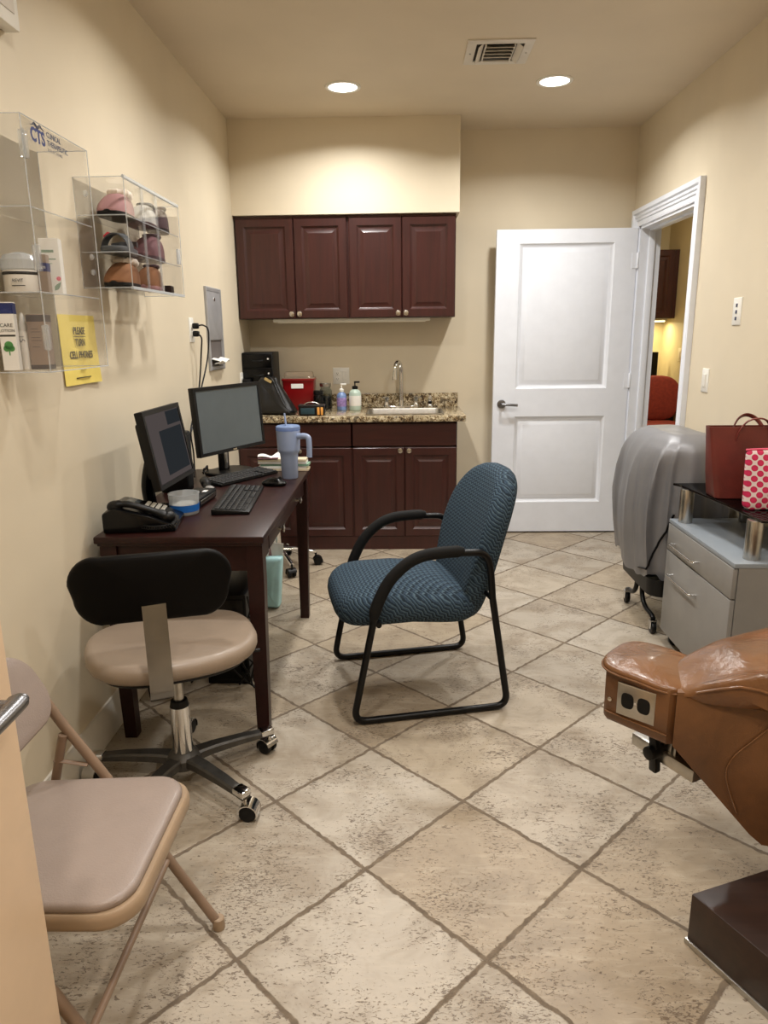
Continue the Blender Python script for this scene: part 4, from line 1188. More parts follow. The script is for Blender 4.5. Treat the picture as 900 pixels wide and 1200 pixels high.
# outlet plate set in the end face
c0 = A.lerp(Bc, 0.50) + nrm * 0.001
pm_ = basis(L(c0.x, c0.y, 0.532), E1, (0, 0, 1)) @ RX(-PI / 2)
pm2 = pm_ @ Matrix.Identity(4)
pl_ = MB().panel(0.100, 0.088, [(0, 0.0), (0.001, -0.004), (0.003, -0.0055)], 0.0, m=basis(L(c0.x, c0.y, 0.532), E1, (0, 0, 1)) @ RX(-PI / 2)).obj('outlet_plate', 'steel', tc, label='steel outlet plate')
bfm = basis(L(c0.x + nrm.x * 0.0058, c0.y + nrm.y * 0.0058, 0.532), E1, (0, 0, 1))
for dx in (-0.021, 0.021):
    MB().pillow(se(0.0165, 0.021, 3, 32), 0.002, 0.001, m=bfm @ T(dx, 0, 0)).obj('socket', 'black', pl_)
MB().cyl(tuple(bfm @ Vector((0, 0, -0.002))), tuple(bfm @ Vector((0, 0, 0.002))), 0.0035, n=12).obj('screw', 'chrome', pl_)
sp_ = A + E1 * 0.022 + nrm * 0.001
MB().cyl(L(sp_.x, sp_.y, 0.515), L(sp_.x + nrm.x * 0.004, sp_.y + nrm.y * 0.004, 0.515), 0.006, n=14, bev=0.001).obj('stud', 'nickel', eb)

# side shell: deep padded panel from the nose along the near side, its underside falling away
def shell(u, v_):
    # u along the side (nose to head), v from top edge down and under
    x = 0.648 + 0.80 * u
    y = 1.572 - 0.225 * u + 0.03 * math.sin(PI * min(1, u * 1.4))
    zt = 0.60 + 0.035 * u
    zb = 0.458 - 0.92 * min(u, 0.27) - 0.05 * max(0, u - 0.27)
    z = zt + (zb - zt) * v_
    bulge = 0.028 * math.sin(PI * v_) * min(1, u * 8 + 0.2)
    return x - 0.4 * bulge, y - 0.9 * bulge, z
rings = []
NU = 26
for i in range(NU + 1):
    u = (i / NU) ** 1.2
    near = [shell(u, k / 10) for k in range(11)]
    yb = 1.70 + 0.25 * u
    far = []
    for k in range(11):
        p = shell(u, 1 - k / 10)
        far.append((p[0] + 0.14 * (1 - u) * 0.4, yb, p[2]))
    rings.append([L(*p) for p in near + far])
MB().rings(rings).obj('seat_shell', 'leather_in', tc)
MB().tube(cat([L(*[c + d for c, d in zip(shell(u, v_), (-0.001, -0.003, 0))]) for u, v_ in ((0.30, 0.10), (0.22, 0.3), (0.17, 0.5), (0.16, 0.7), (0.2, 0.93))], 6), 0.002, 6).obj('seam', 'leather', tc)

# top cushions: a low pad over the nose and a plump rolled seat behind it
def pad_fn(u, v_, w_):
    p = Vector((0.643, 1.715, 0)) + E1 * (u) + inn * v_
    z = 0.603 + w_ - 0.10 * max(0, (-v_ - 0.02)) ** 1.3 * 1.2 - 0.03 * max(0, u) * 3
    return L(p.x, p.y, z)
MB().pillow(se(0.118, 0.105, 3.4, 60), 0.022, 0.010, 0.006, 0.0, fn=pad_fn, inner=8).obj('nose_cushion', 'leather', tc)
so_ = se(0.1185, 0.1055, 3.4, 60)
MB().tube([Vector(pad_fn(u, v_, -0.004)) for u, v_ in so_], 0.0028, 8, closed=True).obj('piping', 'leather', tc)
def cush(u, v_):
    # u nose->head, v across near side -> far side; rolled near edge, rounded start
    x = 0.66 + 0.78 * u
    yn = 1.545 - 0.225 * u
    yf = 1.715 + 0.30 * u
    yc = (yn + yf) / 2
    k = min(1.0, u / 0.10 + 0.12) ** 0.5
    a = v_ * PI
    y = yc - (yf - yn) / 2 * math.cos(a) * (1.0 + 0.05 * math.sin(u * PI)) * (0.55 + 0.45 * k)
    h = 0.068 * (math.sin(a) ** 0.45) * (0.12 + 0.88 * min(1, u * 5.0) ** 0.8) + 0.04 * u * math.sin(a)
    h += 0.026 * math.exp(-((v_ - 0.15) / 0.10) ** 2) * min(1, u * 6)
    h += 0.006 * math.sin(30 * u + 5 * v_) * math.exp(-((v_ - 0.2) / 0.15) ** 2) * min(1, u * 4)
    near = max(0.0, 1 - 2.2 * v_)
    dz = (0.022 * math.sin(min(1.0, u / 0.24) * PI) - 0.16 * max(0.0, u - 0.13)) * near
    return x, y, 0.590 + 0.035 * u + h + dz
rings = []
for i in range(31):
    u = (i / 30) ** 1.25
    r = [cush(u, k / 24) for k in range(25)]
    bot = [(r[24 - k][0], r[24 - k][1] + (0.01 if k > 12 else -0.01), min(0.582 + 0.035 * u, r[24 - k][2] - 0.012) - 0.0) for k in range(2, 23, 4)]
    rings.append([L(*p) for p in r + bot])
MB().rings(rings).obj('seat_cushion', 'leather', tc)
pts = []
for k in range(20):
    u = k / 19
    p = cush(0.03 + 0.97 * u, 0.06)
    pts.append(L(p[0], p[1] - 0.004, p[2]))
MB().tube(pts, 0.0035, 8).obj('piping', 'leather', tc)
# backrest further to the right, out of the picture
MB().pillow(se(0.21, 0.33, 3.4, 56), 0.11, 0.05, 0.02, 0.0, fn=lambda u, v_, w_: L(1.36 + 0.35 * (v_ * 0.5) + w_ * -0.9, 1.64 + u, 0.98 + v_ + w_ * 0.3), inner=6).obj('backrest', 'leather', tc)
# steel bracket with a black knob under the nose
b0 = Vector((0.612, 1.745, 0.372)); b1 = Vector((0.703, 1.575, 0.372))
dd = (b1 - b0).normalized()
bmx = basis(L(*((b0 + b1) / 2)), dd, (0, 0, 1))
br = MB().box(-0.10, 0.10, -0.017, 0.017, -0.045, 0.0, 0.003, m=bmx).obj('bracket_bar', 'steel', tc, label='square steel bracket bar')
MB().box(-0.02, 0.02, 0.015, 0.10, -0.03, -0.012, 0.002, m=bmx).box(-0.005, 0.005, -0.005, 0.075, -0.16, -0.01, 0.001, m=bmx @ T(0.03, 0, 0)).obj('bracket_arm', 'steel', br)
MB().box(-0.012, 0.012, -0.055, 0.055, 0.0, 0.02, 0.004, m=bmx @ T(-0.012, 0.01, 0) @ RX(0.1)).cyl(tuple(bmx @ Vector((-0.012, 0.012, -0.03))), tuple(bmx @ Vector((-0.012, 0.012, 0.035))), 0.018, n=20, bev=0.003).obj('clamp_knob', 'black', br)
# column and wooden base
MB().box(-0.02, 0.28, -0.12, 0.16, 0.138, 0.42, 0.01).obj('lift_column', 'black_matte', tc)
P0 = Vector((0.676, 1.452, 0)); ea = Vector((0.46, -0.888, 0)); eb_ = Vector((0.935, 0.355, 0))
poly = [P0 + eb_ * 0.80, P0, P0 + ea * 0.50, P0 + ea * 0.50 + eb_ * 0.80]
MB().prism([(p.x - ox, p.y - oy) for p in poly], 0.012, 0.142, 0.004).obj('plinth', 'darkbase', tc)
po = [P0 + eb_ * 0.803 - ea * 0.004, P0 - ea * 0.004 - eb_ * 0.004, P0 + ea * 0.505 - eb_ * 0.004, P0 + ea * 0.505 + eb_ * 0.803]
MB().prism([(p.x - ox, p.y - oy) for p in po], 0.0, 0.016, 0.002).obj('edge_trim', 'steel', tc)

# ------------------------------------------------------------------ grey instrument cabinet with a glass shelf
gc = thing('drawer_cabinet', 'grey laminate drawer cabinet with a smoked glass shelf on chrome posts', 'cabinet', (1.395, 2.872, 0))
gx0, gx1, gy0, gy1 = -0.165, 0.178, -0.328, 0.335
MB().box(gx0, gx1, gy0, gy1, 0.065, 0.583).obj('body', 'greycab', gc, smooth=False)
MB().box(gx0 - 0.018, gx1, gy0 - 0.002, gy1 + 0.002, 0.583, 0.601, 0.002).obj('top', 'greytop', gc)
def gdrawer(z0, z1, hz):
    d = MB().box(gx0 - 0.020, gx0 - 0.002, gy0 + 0.002, gy1 - 0.002, z0, z1, 0.002).obj('drawer', 'greycab', gc)
    x = gx0 - 0.020
    yc = 0.105
    MB().tube(fillet([(x, yc - 0.13, hz), (x - 0.03, yc - 0.13, hz), (x - 0.03, yc + 0.13, hz), (x, yc + 0.13, hz)], 0.012), 0.0048, 10).obj('handle', 'chrome', d)
gdrawer(0.462, 0.580, 0.508)
gdrawer(0.068, 0.456, 0.365)
for (x, y) in ((-0.13, -0.29), (-0.13, 0.29), (0.13, -0.29), (0.13, 0.29)):
    MB().cyl((x, y - 0.012, 0.027), (x, y + 0.012, 0.027), 0.027, n=20, bev=0.003).cyl((x, y, 0.05), (x, y, 0.068), 0.02, n=14).obj('caster', 'black', gc)
px_ = [(-0.138, 0.272), (-0.095, -0.268), (0.13, 0.272), (0.13, -0.268)]
for (x, y) in px_:
    MB().cyl((x, y, 0.601), (x, y, 0.752), 0.03, n=28, bev=0.002).obj('post', 'steel', gc)
gl = []
outl = [(-0.175, 0.352), (-0.155, 0.30), (-0.115, -0.05), (-0.10, -0.32), (0.175, -0.32), (0.175, 0.352)]
MB().prism(outl, 0.752, 0.762, 0.002).obj('glass_shelf', 'smoked', gc)

# tote and dotted pouch on the glass shelf
GZ = 0.7625
to = thing('tote_bag', 'russet leather tote bag standing on the smoked glass shelf', 'bag', (1.408, 2.955, GZ), math.radians(-2))
hw, td, thh = 0.168, 0.062, 0.285
rings = []
def tring(z, wx, wy, ins=0.0):
    return [(p[0], p[1], z) for p in rrect(2 * (wx - ins), 2 * (wy - ins), min(0.02, wy * 0.4), 5)]
MB().rings([tring(0.0, 0.128, td * 0.95), tring(0.004, 0.132, td), tring(0.10, 0.146, td * 0.9), tring(0.2, 0.157, td * 0.7), tring(0.29, 0.168, td * 0.5), tring(0.29, 0.168, td * 0.5, 0.004), tring(0.19, 0.154, td * 0.66, 0.004), tring(0.012, 0.128, td * 0.9, 0.004)], cap0=True, cap1=True).obj('body', 'tote', to)
for s in (-1, 1):
    y = s * td * 0.55
    pth = cat([(-0.065, y, 0.235), (-0.055, y - 0.004, 0.275), (-0.03, y + s * 0.012, 0.315), (0.01, y + s * 0.03, 0.328), (0.045, y + s * 0.02, 0.312), (0.065, y - 0.004, 0.275), (0.072, y, 0.235)], 7)
    MB().tube(pth, 0.009, 10, flat=0.4, up=(0, 0, 1)).obj('strap', 'tote', to)
po_ = thing('pouch', 'white pouch with magenta dots leaning in front of the russet tote', 'pouch', (1.395, 2.725, GZ), math.radians(-8))
MB().pillow(rrect(0.20, 0.225, 0.02, 6), 0.045, 0.018, 0.012, 0.012, fn=lambda u, v_, w_: (u + 0.012, w_ * (1.0 - 0.4 * (v_ / 0.11)) + 0.12 * (v_ + 0.11) , 0.1135 + v_ + 0.006 * math.sin(u * 30)), inner=6).obj('body', 'dots', po_)
MB().tube(cat([(-0.088, 0.026, 0.224), (0.0, 0.028, 0.228), (0.11, 0.026, 0.225)], 5), 0.004, 8).obj('zipper', 'pinkink', po_)

# ------------------------------------------------------------------ covered trolley
ctr = thing('trolley', 'wheeled black trolley under a silver grey vinyl cover', 'trolley', (1.345, 3.59, 0))
def lerp_prof(prof, f):
    for (f0, s0), (f1, s1) in zip(prof, prof[1:]):
        if f <= f1:
            return s0 + (s1 - s0) * max(0, f - f0) / (f1 - f0)
    return prof[-1][1]
PX_ = [(0.0, 0.42), (0.02, 0.55), (0.07, 0.72), (0.15, 0.86), (0.3, 0.95), (0.5, 1.0), (0.7, 0.97), (1.0, 0.86)]
PY_ = [(0.0, 0.70), (0.02, 0.84), (0.06, 0.95), (0.12, 0.98), (0.5, 1.0), (0.8, 0.99), (1.0, 0.93)]
def cov(a, z):
    f = (0.955 - z) / 0.7       # 0 at the top, 1 near the hem
    r1 = (1 - abs(math.sin(4.5 * a + 0.9 + 0.35 * f))) ** 1.6
    r2 = (1 - abs(math.sin(7.5 * a + 2.2 - 0.5 * f))) ** 2.0
    fold = 1 + (0.15 * r1 + 0.06 * r2 - 0.055) * min(1, f * 3.2) * (1 - 0.35 * f)
    c, sn = math.cos(a), math.sin(a)
    x = 0.232 * math.copysign(abs(c) ** (2 / 3.0), c) * lerp_prof(PX_, f) * fold
    y = 0.318 * math.copysign(abs(sn) ** (2 / 3.0), sn) * lerp_prof(PY_, f) * fold
    return min(x, 0.222), max(y, -0.345)
rings = []
NA = 150
for z in (0.285, 0.30, 0.33, 0.38, 0.44, 0.50, 0.56, 0.62, 0.68, 0.74, 0.79, 0.83, 0.865, 0.89, 0.91, 0.928, 0.941, 0.951, 0.957):
    rg = []
    for k in range(NA):
        a = 2 * PI * k / NA
        x, y = cov(a, z)
        zz = z + (max(0, 0.44 - z) / 0.155) * (0.018 * math.sin(5 * a) + 0.022 * math.sin(a) + 0.004 * math.sin(23 * a + 2 * math.sin(3 * a)) + 0.006 * math.sin(11 * a + 1))
        if z > 0.9:
            zz -= 0.03 * max(0, -y - 0.15) + 0.006 * math.sin(14 * x + 9 * y)
        rg.append((x, y, zz))
    rings.append(rg)
top_ = rings[-1]
for s in (0.75, 0.5, 0.25, 0.05):
    rings.append([(p[0] * s, p[1] * s, 0.957 + (p[2] - 0.957) * s + 0.010 * (1 - s) + 0.004 * math.sin(20 * p[0] * s + 13 * p[1] * s)) for p in top_])
MB().rings(rings, cap0=False).obj('cover', 'cover', ctr, angle=60)
zp = []
for k in range(16):
    s = k / 15
    z = 0.30 + 0.30 * s
    tx_ = -0.185 + 0.10 * s
    best = min((abs(cov(math.radians(d_), z)[0] - tx_), d_) for d_ in range(195, 270))[1]
    x, y = cov(math.radians(best), z)
    zp.append((x - 0.003, y - 0.005, z))
MB().tube(zp, 0.006, 8, flat=0.6).obj('zipper', 'black', ctr)
for sx in (-1, 1):
    X = sx * 0.13 - 0.005
    for sy, yv in ((1, -0.02), (-1, -0.10)):
        yw = 0.125 if sy > 0 else -0.29
        pth = cat([(X, yv, 0.70), (X, yv, 0.30), (X, yv, 0.17), (X, yv + sy * 0.03, 0.11), (X, yv + sy * 0.09, 0.088), (X, yw - sy * 0.03, 0.085), (X, yw, 0.075)], 6)
        MB().tube(pth, 0.012, 12).obj('leg', 'black_metal', ctr)
        w_ = MB().cyl((X - 0.011, yw, 0.029), (X + 0.011, yw, 0.029), 0.029, n=24, bev=0.004).obj('caster', 'black', ctr)
        MB().box(X - 0.016, X - 0.0125, yw - 0.014, yw + 0.014, 0.025, 0.068, 0.001).box(X + 0.0125, X + 0.016, yw - 0.014, yw + 0.014, 0.025, 0.068, 0.001).box(X - 0.016, X + 0.016, yw - 0.014, yw + 0.014, 0.064, 0.07, 0.001).obj('fork', 'chrome', w_)
tr = []
for (a, b_, z) in ((0.30, 0.46, 0.185), (0.33, 0.50, 0.19), (0.34, 0.51, 0.27), (0.34, 0.51, 0.275), (0.332, 0.502, 0.275), (0.325, 0.495, 0.20)):
    tr.append([(p[0], p[1] - 0.06, z) for p in rrect(a, b_, 0.07, 6)])
MB().rings(tr).obj('tray', 'black', ctr)

# ------------------------------------------------------------------ on the granite countertop
K = CZ + 0.0005
dt = thing('drawer_tower', 'black plastic drawer tower in the corner of the counter', 'drawer tower', (-0.985, 5.10, K))
MB().box(-0.105, 0.105, -0.13, 0.13, 0.0, 0.405, 0.006).obj('frame', 'black', dt)
for k in range(4):
    z0 = 0.012 + 0.097 * k
    d = MB().panel(0.195, 0.09, [(0, 0.0), (0.003, -0.008), (0.006, -0.009)], 0.004, m=T(0, -0.13, z0 + 0.046)).obj('drawer', 'black_gloss', dt)
    MB().tube(cat([(-0.04, -0.139, z0 + 0.05), (0, -0.152, z0 + 0.046), (0.04, -0.139, z0 + 0.05)], 5), 0.004, 8).obj('pull', 'black', d)
    MB().cyl((0.075, -0.1385, z0 + 0.06), (0.075, -0.143, z0 + 0.06), 0.006, n=12).obj('stud', 'plastic_white', d)
hb = thing('handbag', 'black leather handbag with a gold clasp on the counter', 'bag', (-0.85, 4.85, K), math.radians(-12))
def hbf(u, v_, w_):
    z = v_ + 0.125
    f_ = z / 0.25
    return (u * (1.10 - 0.66 * f_) - 0.05 * f_ + 0.006 * math.sin(14 * f_), w_ * (0.3 + 0.7 * (1 - f_)) * 1.05 + 0.007 * math.sin(u * 55 + 4 * f_) * (1 - 0.6 * f_), z)
MB().pillow(rrect(0.27, 0.25, 0.03, 6), 0.12, 0.03, 0.0, 0.0, fn=hbf, inner=7, K=7).obj('body', 'bagblack', hb)
MB().box(-0.028, 0.028, -0.004, 0.004, -0.010, 0.010, 0.003, m=T(-0.035, -0.033, 0.228) @ RY(0.5)).cyl((-0.06, -0.034, 0.236), (-0.01, -0.036, 0.216), 0.0035, n=10).obj('clasp', 'gold', hb)
MB().tube(cat([(-0.085, -0.01, 0.225), (-0.05, -0.018, 0.25), (-0.01, -0.022, 0.235), (0.03, -0.038, 0.165), (0.075, -0.052, 0.08), (0.115, -0.056, 0.02)], 6), 0.006, 10, flat=0.6).obj('strap', 'bagblack', hb)
shp = thing('sharps_container', 'red plastic sharps container with a clear lid on the counter', 'container', (-0.73, 5.14, K))
rg = []
for z, w_, d_ in ((0.0, 0.182, 0.115), (0.004, 0.188, 0.12), (0.16, 0.214, 0.136), (0.205, 0.222, 0.142), (0.21, 0.23, 0.15), (0.22, 0.23, 0.15), (0.221, 0.224, 0.144)):
    rg.append([(p[0], p[1], z) for p in rrect(w_, d_, 0.014, 4)])
MB().rings(rg).obj('bin', 'sharps', shp)
rg = []
for z, w_, d_ in ((0.2215, 0.226, 0.146), (0.224, 0.226, 0.146), (0.228, 0.20, 0.13), (0.262, 0.19, 0.12), (0.266, 0.182, 0.112)):
    rg.append([(p[0], p[1], z) for p in rrect(w_, d_, 0.014, 4)])
MB().rings(rg).obj('lid', 'clearlid', shp)
MB().panel(0.085, 0.04, [(0, 0.0), (0.0005, -0.001)], 0.0, m=T(-0.005, -0.0695, 0.175) @ RX(-0.06)).obj('label_sticker', 'paper', shp)
jr = thing('glass_jar', 'clear glass jar half full of dark contents on the counter', 'jar', (-0.548, 5.17, K))
MB().lathe([(0.0, 0.0), (0.042, 0.0), (0.045, 0.006), (0.045, 0.13), (0.036, 0.146), (0.035, 0.16), (0.033, 0.16), (0.034, 0.146), (0.042, 0.128), (0.042, 0.008), (0.0, 0.005)], n=36).obj('vessel', 'glass', jr)
MB().lathe([(0.0, 0.006), (0.041, 0.008), (0.041, 0.085), (0.02, 0.092), (0.0, 0.09)], n=30).obj('contents', 'black_matte', jr)
MB().lathe([(0.034, 0.158), (0.041, 0.16), (0.041, 0.18), (0.037, 0.184), (0.0, 0.185)], n=36).obj('lid', 'steel', jr)
jb = thing('dark_jar', 'small dark jar beside the red container on the counter', 'jar', (-0.585, 5.03, K))
MB().lathe([(0.0, 0.0), (0.032, 0.0), (0.034, 0.006), (0.034, 0.10), (0.028, 0.112), (0.028, 0.118), (0.0, 0.118)], n=30).obj('vessel', 'black_gloss', jb)
MB().lathe([(0.028, 0.113), (0.034, 0.116), (0.034, 0.142), (0.0, 0.145)], n=30).obj('lid', 'black', jb)
cz = thing('small_case', 'small black zip case with amber clips at the counter edge', 'case', (-0.60, 4.775, K), math.radians(2))
MB().box(-0.085, 0.085, -0.045, 0.045, 0.0, 0.066, 0.012, 3).obj('body', 'black', cz)
MB().box(-0.088, 0.088, -0.048, 0.048, 0.058, 0.072, 0.006).obj('lid', 'bagblack', cz)
MB().box(-0.07, 0.02, -0.0475, -0.044, 0.012, 0.052, 0.001).obj('teal_panel', 'darkteal', cz)
for dx in (0.045, 0.068):
    MB().box(dx - 0.008, dx + 0.008, -0.049, -0.043, 0.006, 0.056, 0.002).obj('clip', 'orange', cz)
MB().tube(cat([(-0.05, 0, 0.07), (-0.02, -0.005, 0.084), (0.02, -0.005, 0.084), (0.05, 0, 0.07)], 5), 0.005, 8).obj('handle', 'nickel', cz)
def pump_bottle(name, label, x, y, r, h, body, lab, pump, neck, group=None):
    t = thing(name, label, 'bottle', (x, y, K))
    MB().lathe([(0.0, 0.0), (r * 0.94, 0.0), (r, 0.005), (r, h * 0.8), (r * 0.8, h * 0.93), (r * 0.38, h), (r * 0.38, h + 0.006), (0.0, h + 0.006)], n=32).obj('body', body, t)
    MB().lathe([(r + 0.0005, h * 0.22), (r + 0.001, h * 0.25), (r + 0.001, h * 0.68), (r + 0.0005, h * 0.7)], n=32).obj('label_band', lab, t)
    MB().lathe([(r * 0.42, h), (r * 0.48, h + 0.004), (r * 0.48, h + 0.02), (r * 0.2, h + 0.024), (0.005, h + 0.026), (0.004, h + neck), (0.0, h + neck)], n=20).box(-0.006, 0.034, -0.006, 0.006, h + neck - 0.002, h + neck + 0.01, 0.003).obj('pump', pump, t)
    return t
pump_bottle('pump_bottle', 'blue and magenta pump bottle with a white top on the counter', -0.428, 5.09, 0.034, 0.125, 'sanit', 'pinklabel', 'plastic_white', 0.05)
pump_bottle('pump_bottle', 'pale green soap bottle with a black pump on the counter', -0.333, 5.085, 0.042, 0.145, 'soapgel', 'whitetint', 'black', 0.045)

# ------------------------------------------------------------------ acrylic display cases on the left wall
def sheet(mb, x0, x1, y0, y1, z0, z1):
    mb.box(x0, x1, y0, y1, z0, z1)
def edges_box(mb, x0, x1, y0, y1, z0, z1, r=0.0016):
    for a, b_ in (((x0, y0, z0), (x1, y0, z0)), ((x0, y0, z1), (x1, y0, z1)), ((x0, y1, z0), (x1, y1, z0)), ((x0, y1, z1), (x1, y1, z1)),
                  ((x1, y0, z0), (x1, y1, z0)), ((x1, y0, z1), (x1, y1, z1)), ((x1, y0, z0), (x1, y0, z1)), ((x1, y1, z0), (x1, y1, z1)), ((x0, y0, z0), (x0, y0, z1)), ((x0, y1, z0), (x0, y1, z1))):
        mb.cyl(a, b_, r, n=6)
# near case
ca = thing('display_case', 'large clear acrylic display case of skin products nearest the camera', 'display case', (XL, 2.14, 1.345))
cx1, cy0, cy1, ch = 0.150, -0.20, 0.19, 0.63
t4 = 0.004
MB().box(0, cx1, cy0, cy0 + t4, 0, ch).box(0, cx1, cy1 - t4, cy1, 0, ch).box(0, cx1, cy0 + t4, cy1 - t4, ch - t4, ch).box(0, cx1, cy0 + t4, cy1 - t4, 0, t4).box(0, 0.003, cy0 + t4, cy1 - t4, t4, ch - t4).obj('case', 'acrylic', ca, smooth=False)
MB().box(cx1 - t4, cx1, cy0 + t4, cy1 - t4, t4, ch - t4).obj('door', 'acrylic', ca, smooth=False)
eg = MB(); edges_box(eg, 0.0, cx1, cy0, cy1, 0.0, ch); eg.obj('bright_edges', 'acrylic_edge', ca, smooth=False)
for z in (0.208, 0.418):
    s_ = MB().box(0.004, cx1 - 0.006, cy0 + 0.005, cy1 - 0.005, z - 0.004, z).obj('shelf', 'acrylic', ca, smooth=False)
    MB().cyl((cx1 - 0.006, cy0 + 0.005, z - 0.002), (cx1 - 0.006, cy1 - 0.005, z - 0.002), 0.0018, n=6).cyl((0.004, cy0 + 0.005, z - 0.002), (cx1 - 0.006, cy0 + 0.005, z - 0.002), 0.0018, n=6).obj('shelf_edge', 'acrylic_edge', s_, smooth=False)
for z in (0.09, 0.29, 0.56):
    MB().box(cx1 - 0.008, cx1 + 0.006, cy0 - 0.006, cy0 + 0.016, z - 0.032, z + 0.032, 0.002).cyl((cx1 + 0.004, cy0 - 0.004, z - 0.034), (cx1 + 0.004, cy0 - 0.004, z + 0.034), 0.004, n=12).obj('hinge', 'acrylic_rail', ca)
lg = MB()
lm = facing_px((cx1 + 0.0012, -0.118, 0.594))
lg.text('CTS', 0.046, lm, 0.0003, sx=0.95, bold=0.0016)
lg.obj('logo_letters', 'navy', ca)
l2 = MB()
l2.text('CLINICAL', 0.019, facing_px((cx1 + 0.0012, -0.068, 0.612)), 0.0003, 'LEFT', bold=0.0003)
l2.text('THERAPEUTIC', 0.019, facing_px((cx1 + 0.0012, -0.068, 0.592)), 0.0003, 'LEFT', bold=0.0003)
l2.text('S O L U T I O N S', 0.011, facing_px((cx1 + 0.0012, -0.068, 0.575)), 0.0003, 'LEFT')
l2.obj('logo_words', 'greyink', ca)
l3 = MB()
for s in (-1, 1):
    for k in range(3):
        l3.tube(cat([(cx1 + 0.0014, -0.116, 0.612 + 0.003 * k), (cx1 + 0.0014, -0.116 + s * 0.015, 0.62 + 0.003 * k), (cx1 + 0.0014, -0.116 + s * (0.034 - 0.006 * k), 0.616 + 0.002 * k)], 4), 0.0011, 5)
l3.obj('logo_wings', 'greyink', ca)
CZ0 = 1.345 + t4 + 0.0006
SH1 = 1.345 + 0.208 + 0.0006
def carton(name, label, x, y, z, w_, d_, h, rz, mat, cat_='box'):
    t = thing(name, label, cat_, (x, y, z), rz)
    MB().box(-w_ / 2, w_ / 2, -d_ / 2, d_ / 2, 0, h, 0.001, 1).obj('carton', mat, t, smooth=False)
    return t
# bottom shelf
c1 = carton('lotion_carton', 'tall white lotion carton with a green tree, bottom shelf of the near case', -1.058, 1.972, CZ0, 0.04, 0.035, 0.178, 0.25, 'paper')
fy = -0.0178
MB().box(-0.0202, 0.0202, -0.0181, 0.0181, 0.148, 0.1755).obj('blue_band', 'navy', c1)
tx = MB().text('CARE', 0.013, facing_ny((0, fy, 0.118))).text('LOTION', 0.0105, facing_ny((0, fy, 0.104)))
tx.box(-0.0195, 0.0195, fy, fy + 0.001, 0.089, 0.094).obj('lettering', 'ink', c1)
tr_ = MB().box(-0.0015, 0.0015, fy - 0.0002, fy + 0.001, 0.04, 0.056)
for (dx, dz, r) in ((0, 0.066, 0.011), (-0.006, 0.058, 0.008), (0.006, 0.058, 0.008)):
    tr_.cyl((dx, fy - 0.0003, dz), (dx, fy + 0.001, dz), r, n=18)
tr_.obj('tree_print', 'green', c1)
c2 = thing('pump_bottle', 'slim white nozzle bottle beside the lotion carton in the near case', 'bottle', (-1.046, 2.025, CZ0))
MB().lathe([(0.0, 0.0), (0.0165, 0.0), (0.0175, 0.003), (0.0175, 0.095), (0.012, 0.104), (0.0, 0.105)], n=28).obj('body', 'whitetint', c2)
MB().lathe([(0.011, 0.104), (0.011, 0.118), (0.007, 0.135), (0.0035, 0.152), (0.0, 0.153)], n=24).obj('nozzle', 'paper', c2)
MB().tube(cat([(-0.010, -0.0158, 0.075), (-0.005, -0.0175, 0.082), (0.0, -0.018, 0.074), (0.005, -0.0175, 0.081), (0.010, -0.0158, 0.076)], 4), 0.0007, 5).box(-0.008, 0.008, -0.0184, -0.017, 0.088, 0.0888).obj('script_mark', 'greyink', c2)
c3 = carton('cream_carton', 'taupe grey carton with dark ends, bottom shelf of the near case', -1.005, 2.035, CZ0, 0.05, 0.045, 0.148, 0.12, 'greycarton')
MB().box(-0.0253, 0.0253, -0.0228, 0.0228, 0.128, 0.1455).box(-0.0253, 0.0253, -0.0228, 0.0228, -0.0001, 0.012).obj('end_bands', 'darkcarton', c3, smooth=False)
ln = MB()
for k, (w_, z) in enumerate(((0.02, 0.108), (0.026, 0.10), (0.024, 0.085), (0.026, 0.077), (0.02, 0.06))):
    ln.box(-0.016, -0.016 + w_, -0.0229, -0.0224, z, z + 0.0012)
ln.obj('print_lines', 'darkcarton', c3)
# middle shelf
c4 = thing('cream_jar', 'wide cream jar with a wrapped lid, middle shelf of the near case', 'jar', (-1.036, 2.035, SH1))
MB().lathe([(0.0, 0.0), (0.043, 0.0), (0.046, 0.004), (0.046, 0.058), (0.0, 0.06)], n=40).obj('body', 'whitetint', c4)
MB().lathe([(0.0465, 0.046), (0.047, 0.047), (0.047, 0.053), (0.0465, 0.054)], n=40).obj('dark_ring', 'ink', c4)
MB().lathe([(0.046, 0.058), (0.049, 0.062), (0.049, 0.085), (0.04, 0.098), (0.015, 0.105), (0.0, 0.105)], n=26).obj('wrapped_lid', 'frost', c4, angle=5)
MB().text('REVIT', 0.012, facing_ny((0.012, -0.0475, 0.03)) @ RY(0.25), sx=0.9).box(-0.005, 0.03, -0.0478, -0.046, 0.016, 0.018).obj('lettering', 'ink', c4)
c5 = carton('leaf_carton', 'tall white carton with a grey green leaf, middle shelf of the near case', -0.99, 2.125, SH1, 0.052, 0.04, 0.15, 0.2, 'paper')
lf = MB()
for (x, z, a, l_) in ((-0.008, 0.038, 0.15, 0.045), (0.004, 0.03, -0.7, 0.03)):
    p = [(0, 0), (0.006, l_ * 0.3), (0.005, l_ * 0.6), (0, l_), (-0.005, l_ * 0.6), (-0.006, l_ * 0.3)]
    lf.prism(p, 0, 0.0006, m=facing_ny((x, -0.0203, z - 0.02)) @ RZ(a))
lf.obj('leaf_print', 'greyleaf', c5)
MB().box(-0.02, 0.012, -0.0207, -0.0195, 0.112, 0.119, 0.0).box(-0.02, 0.016, -0.0206, -0.0195, 0.093, 0.096).box(-0.02, 0.005, -0.0206, -0.0195, 0.082, 0.0835).obj('print_lines', 'greyleaf', c5)
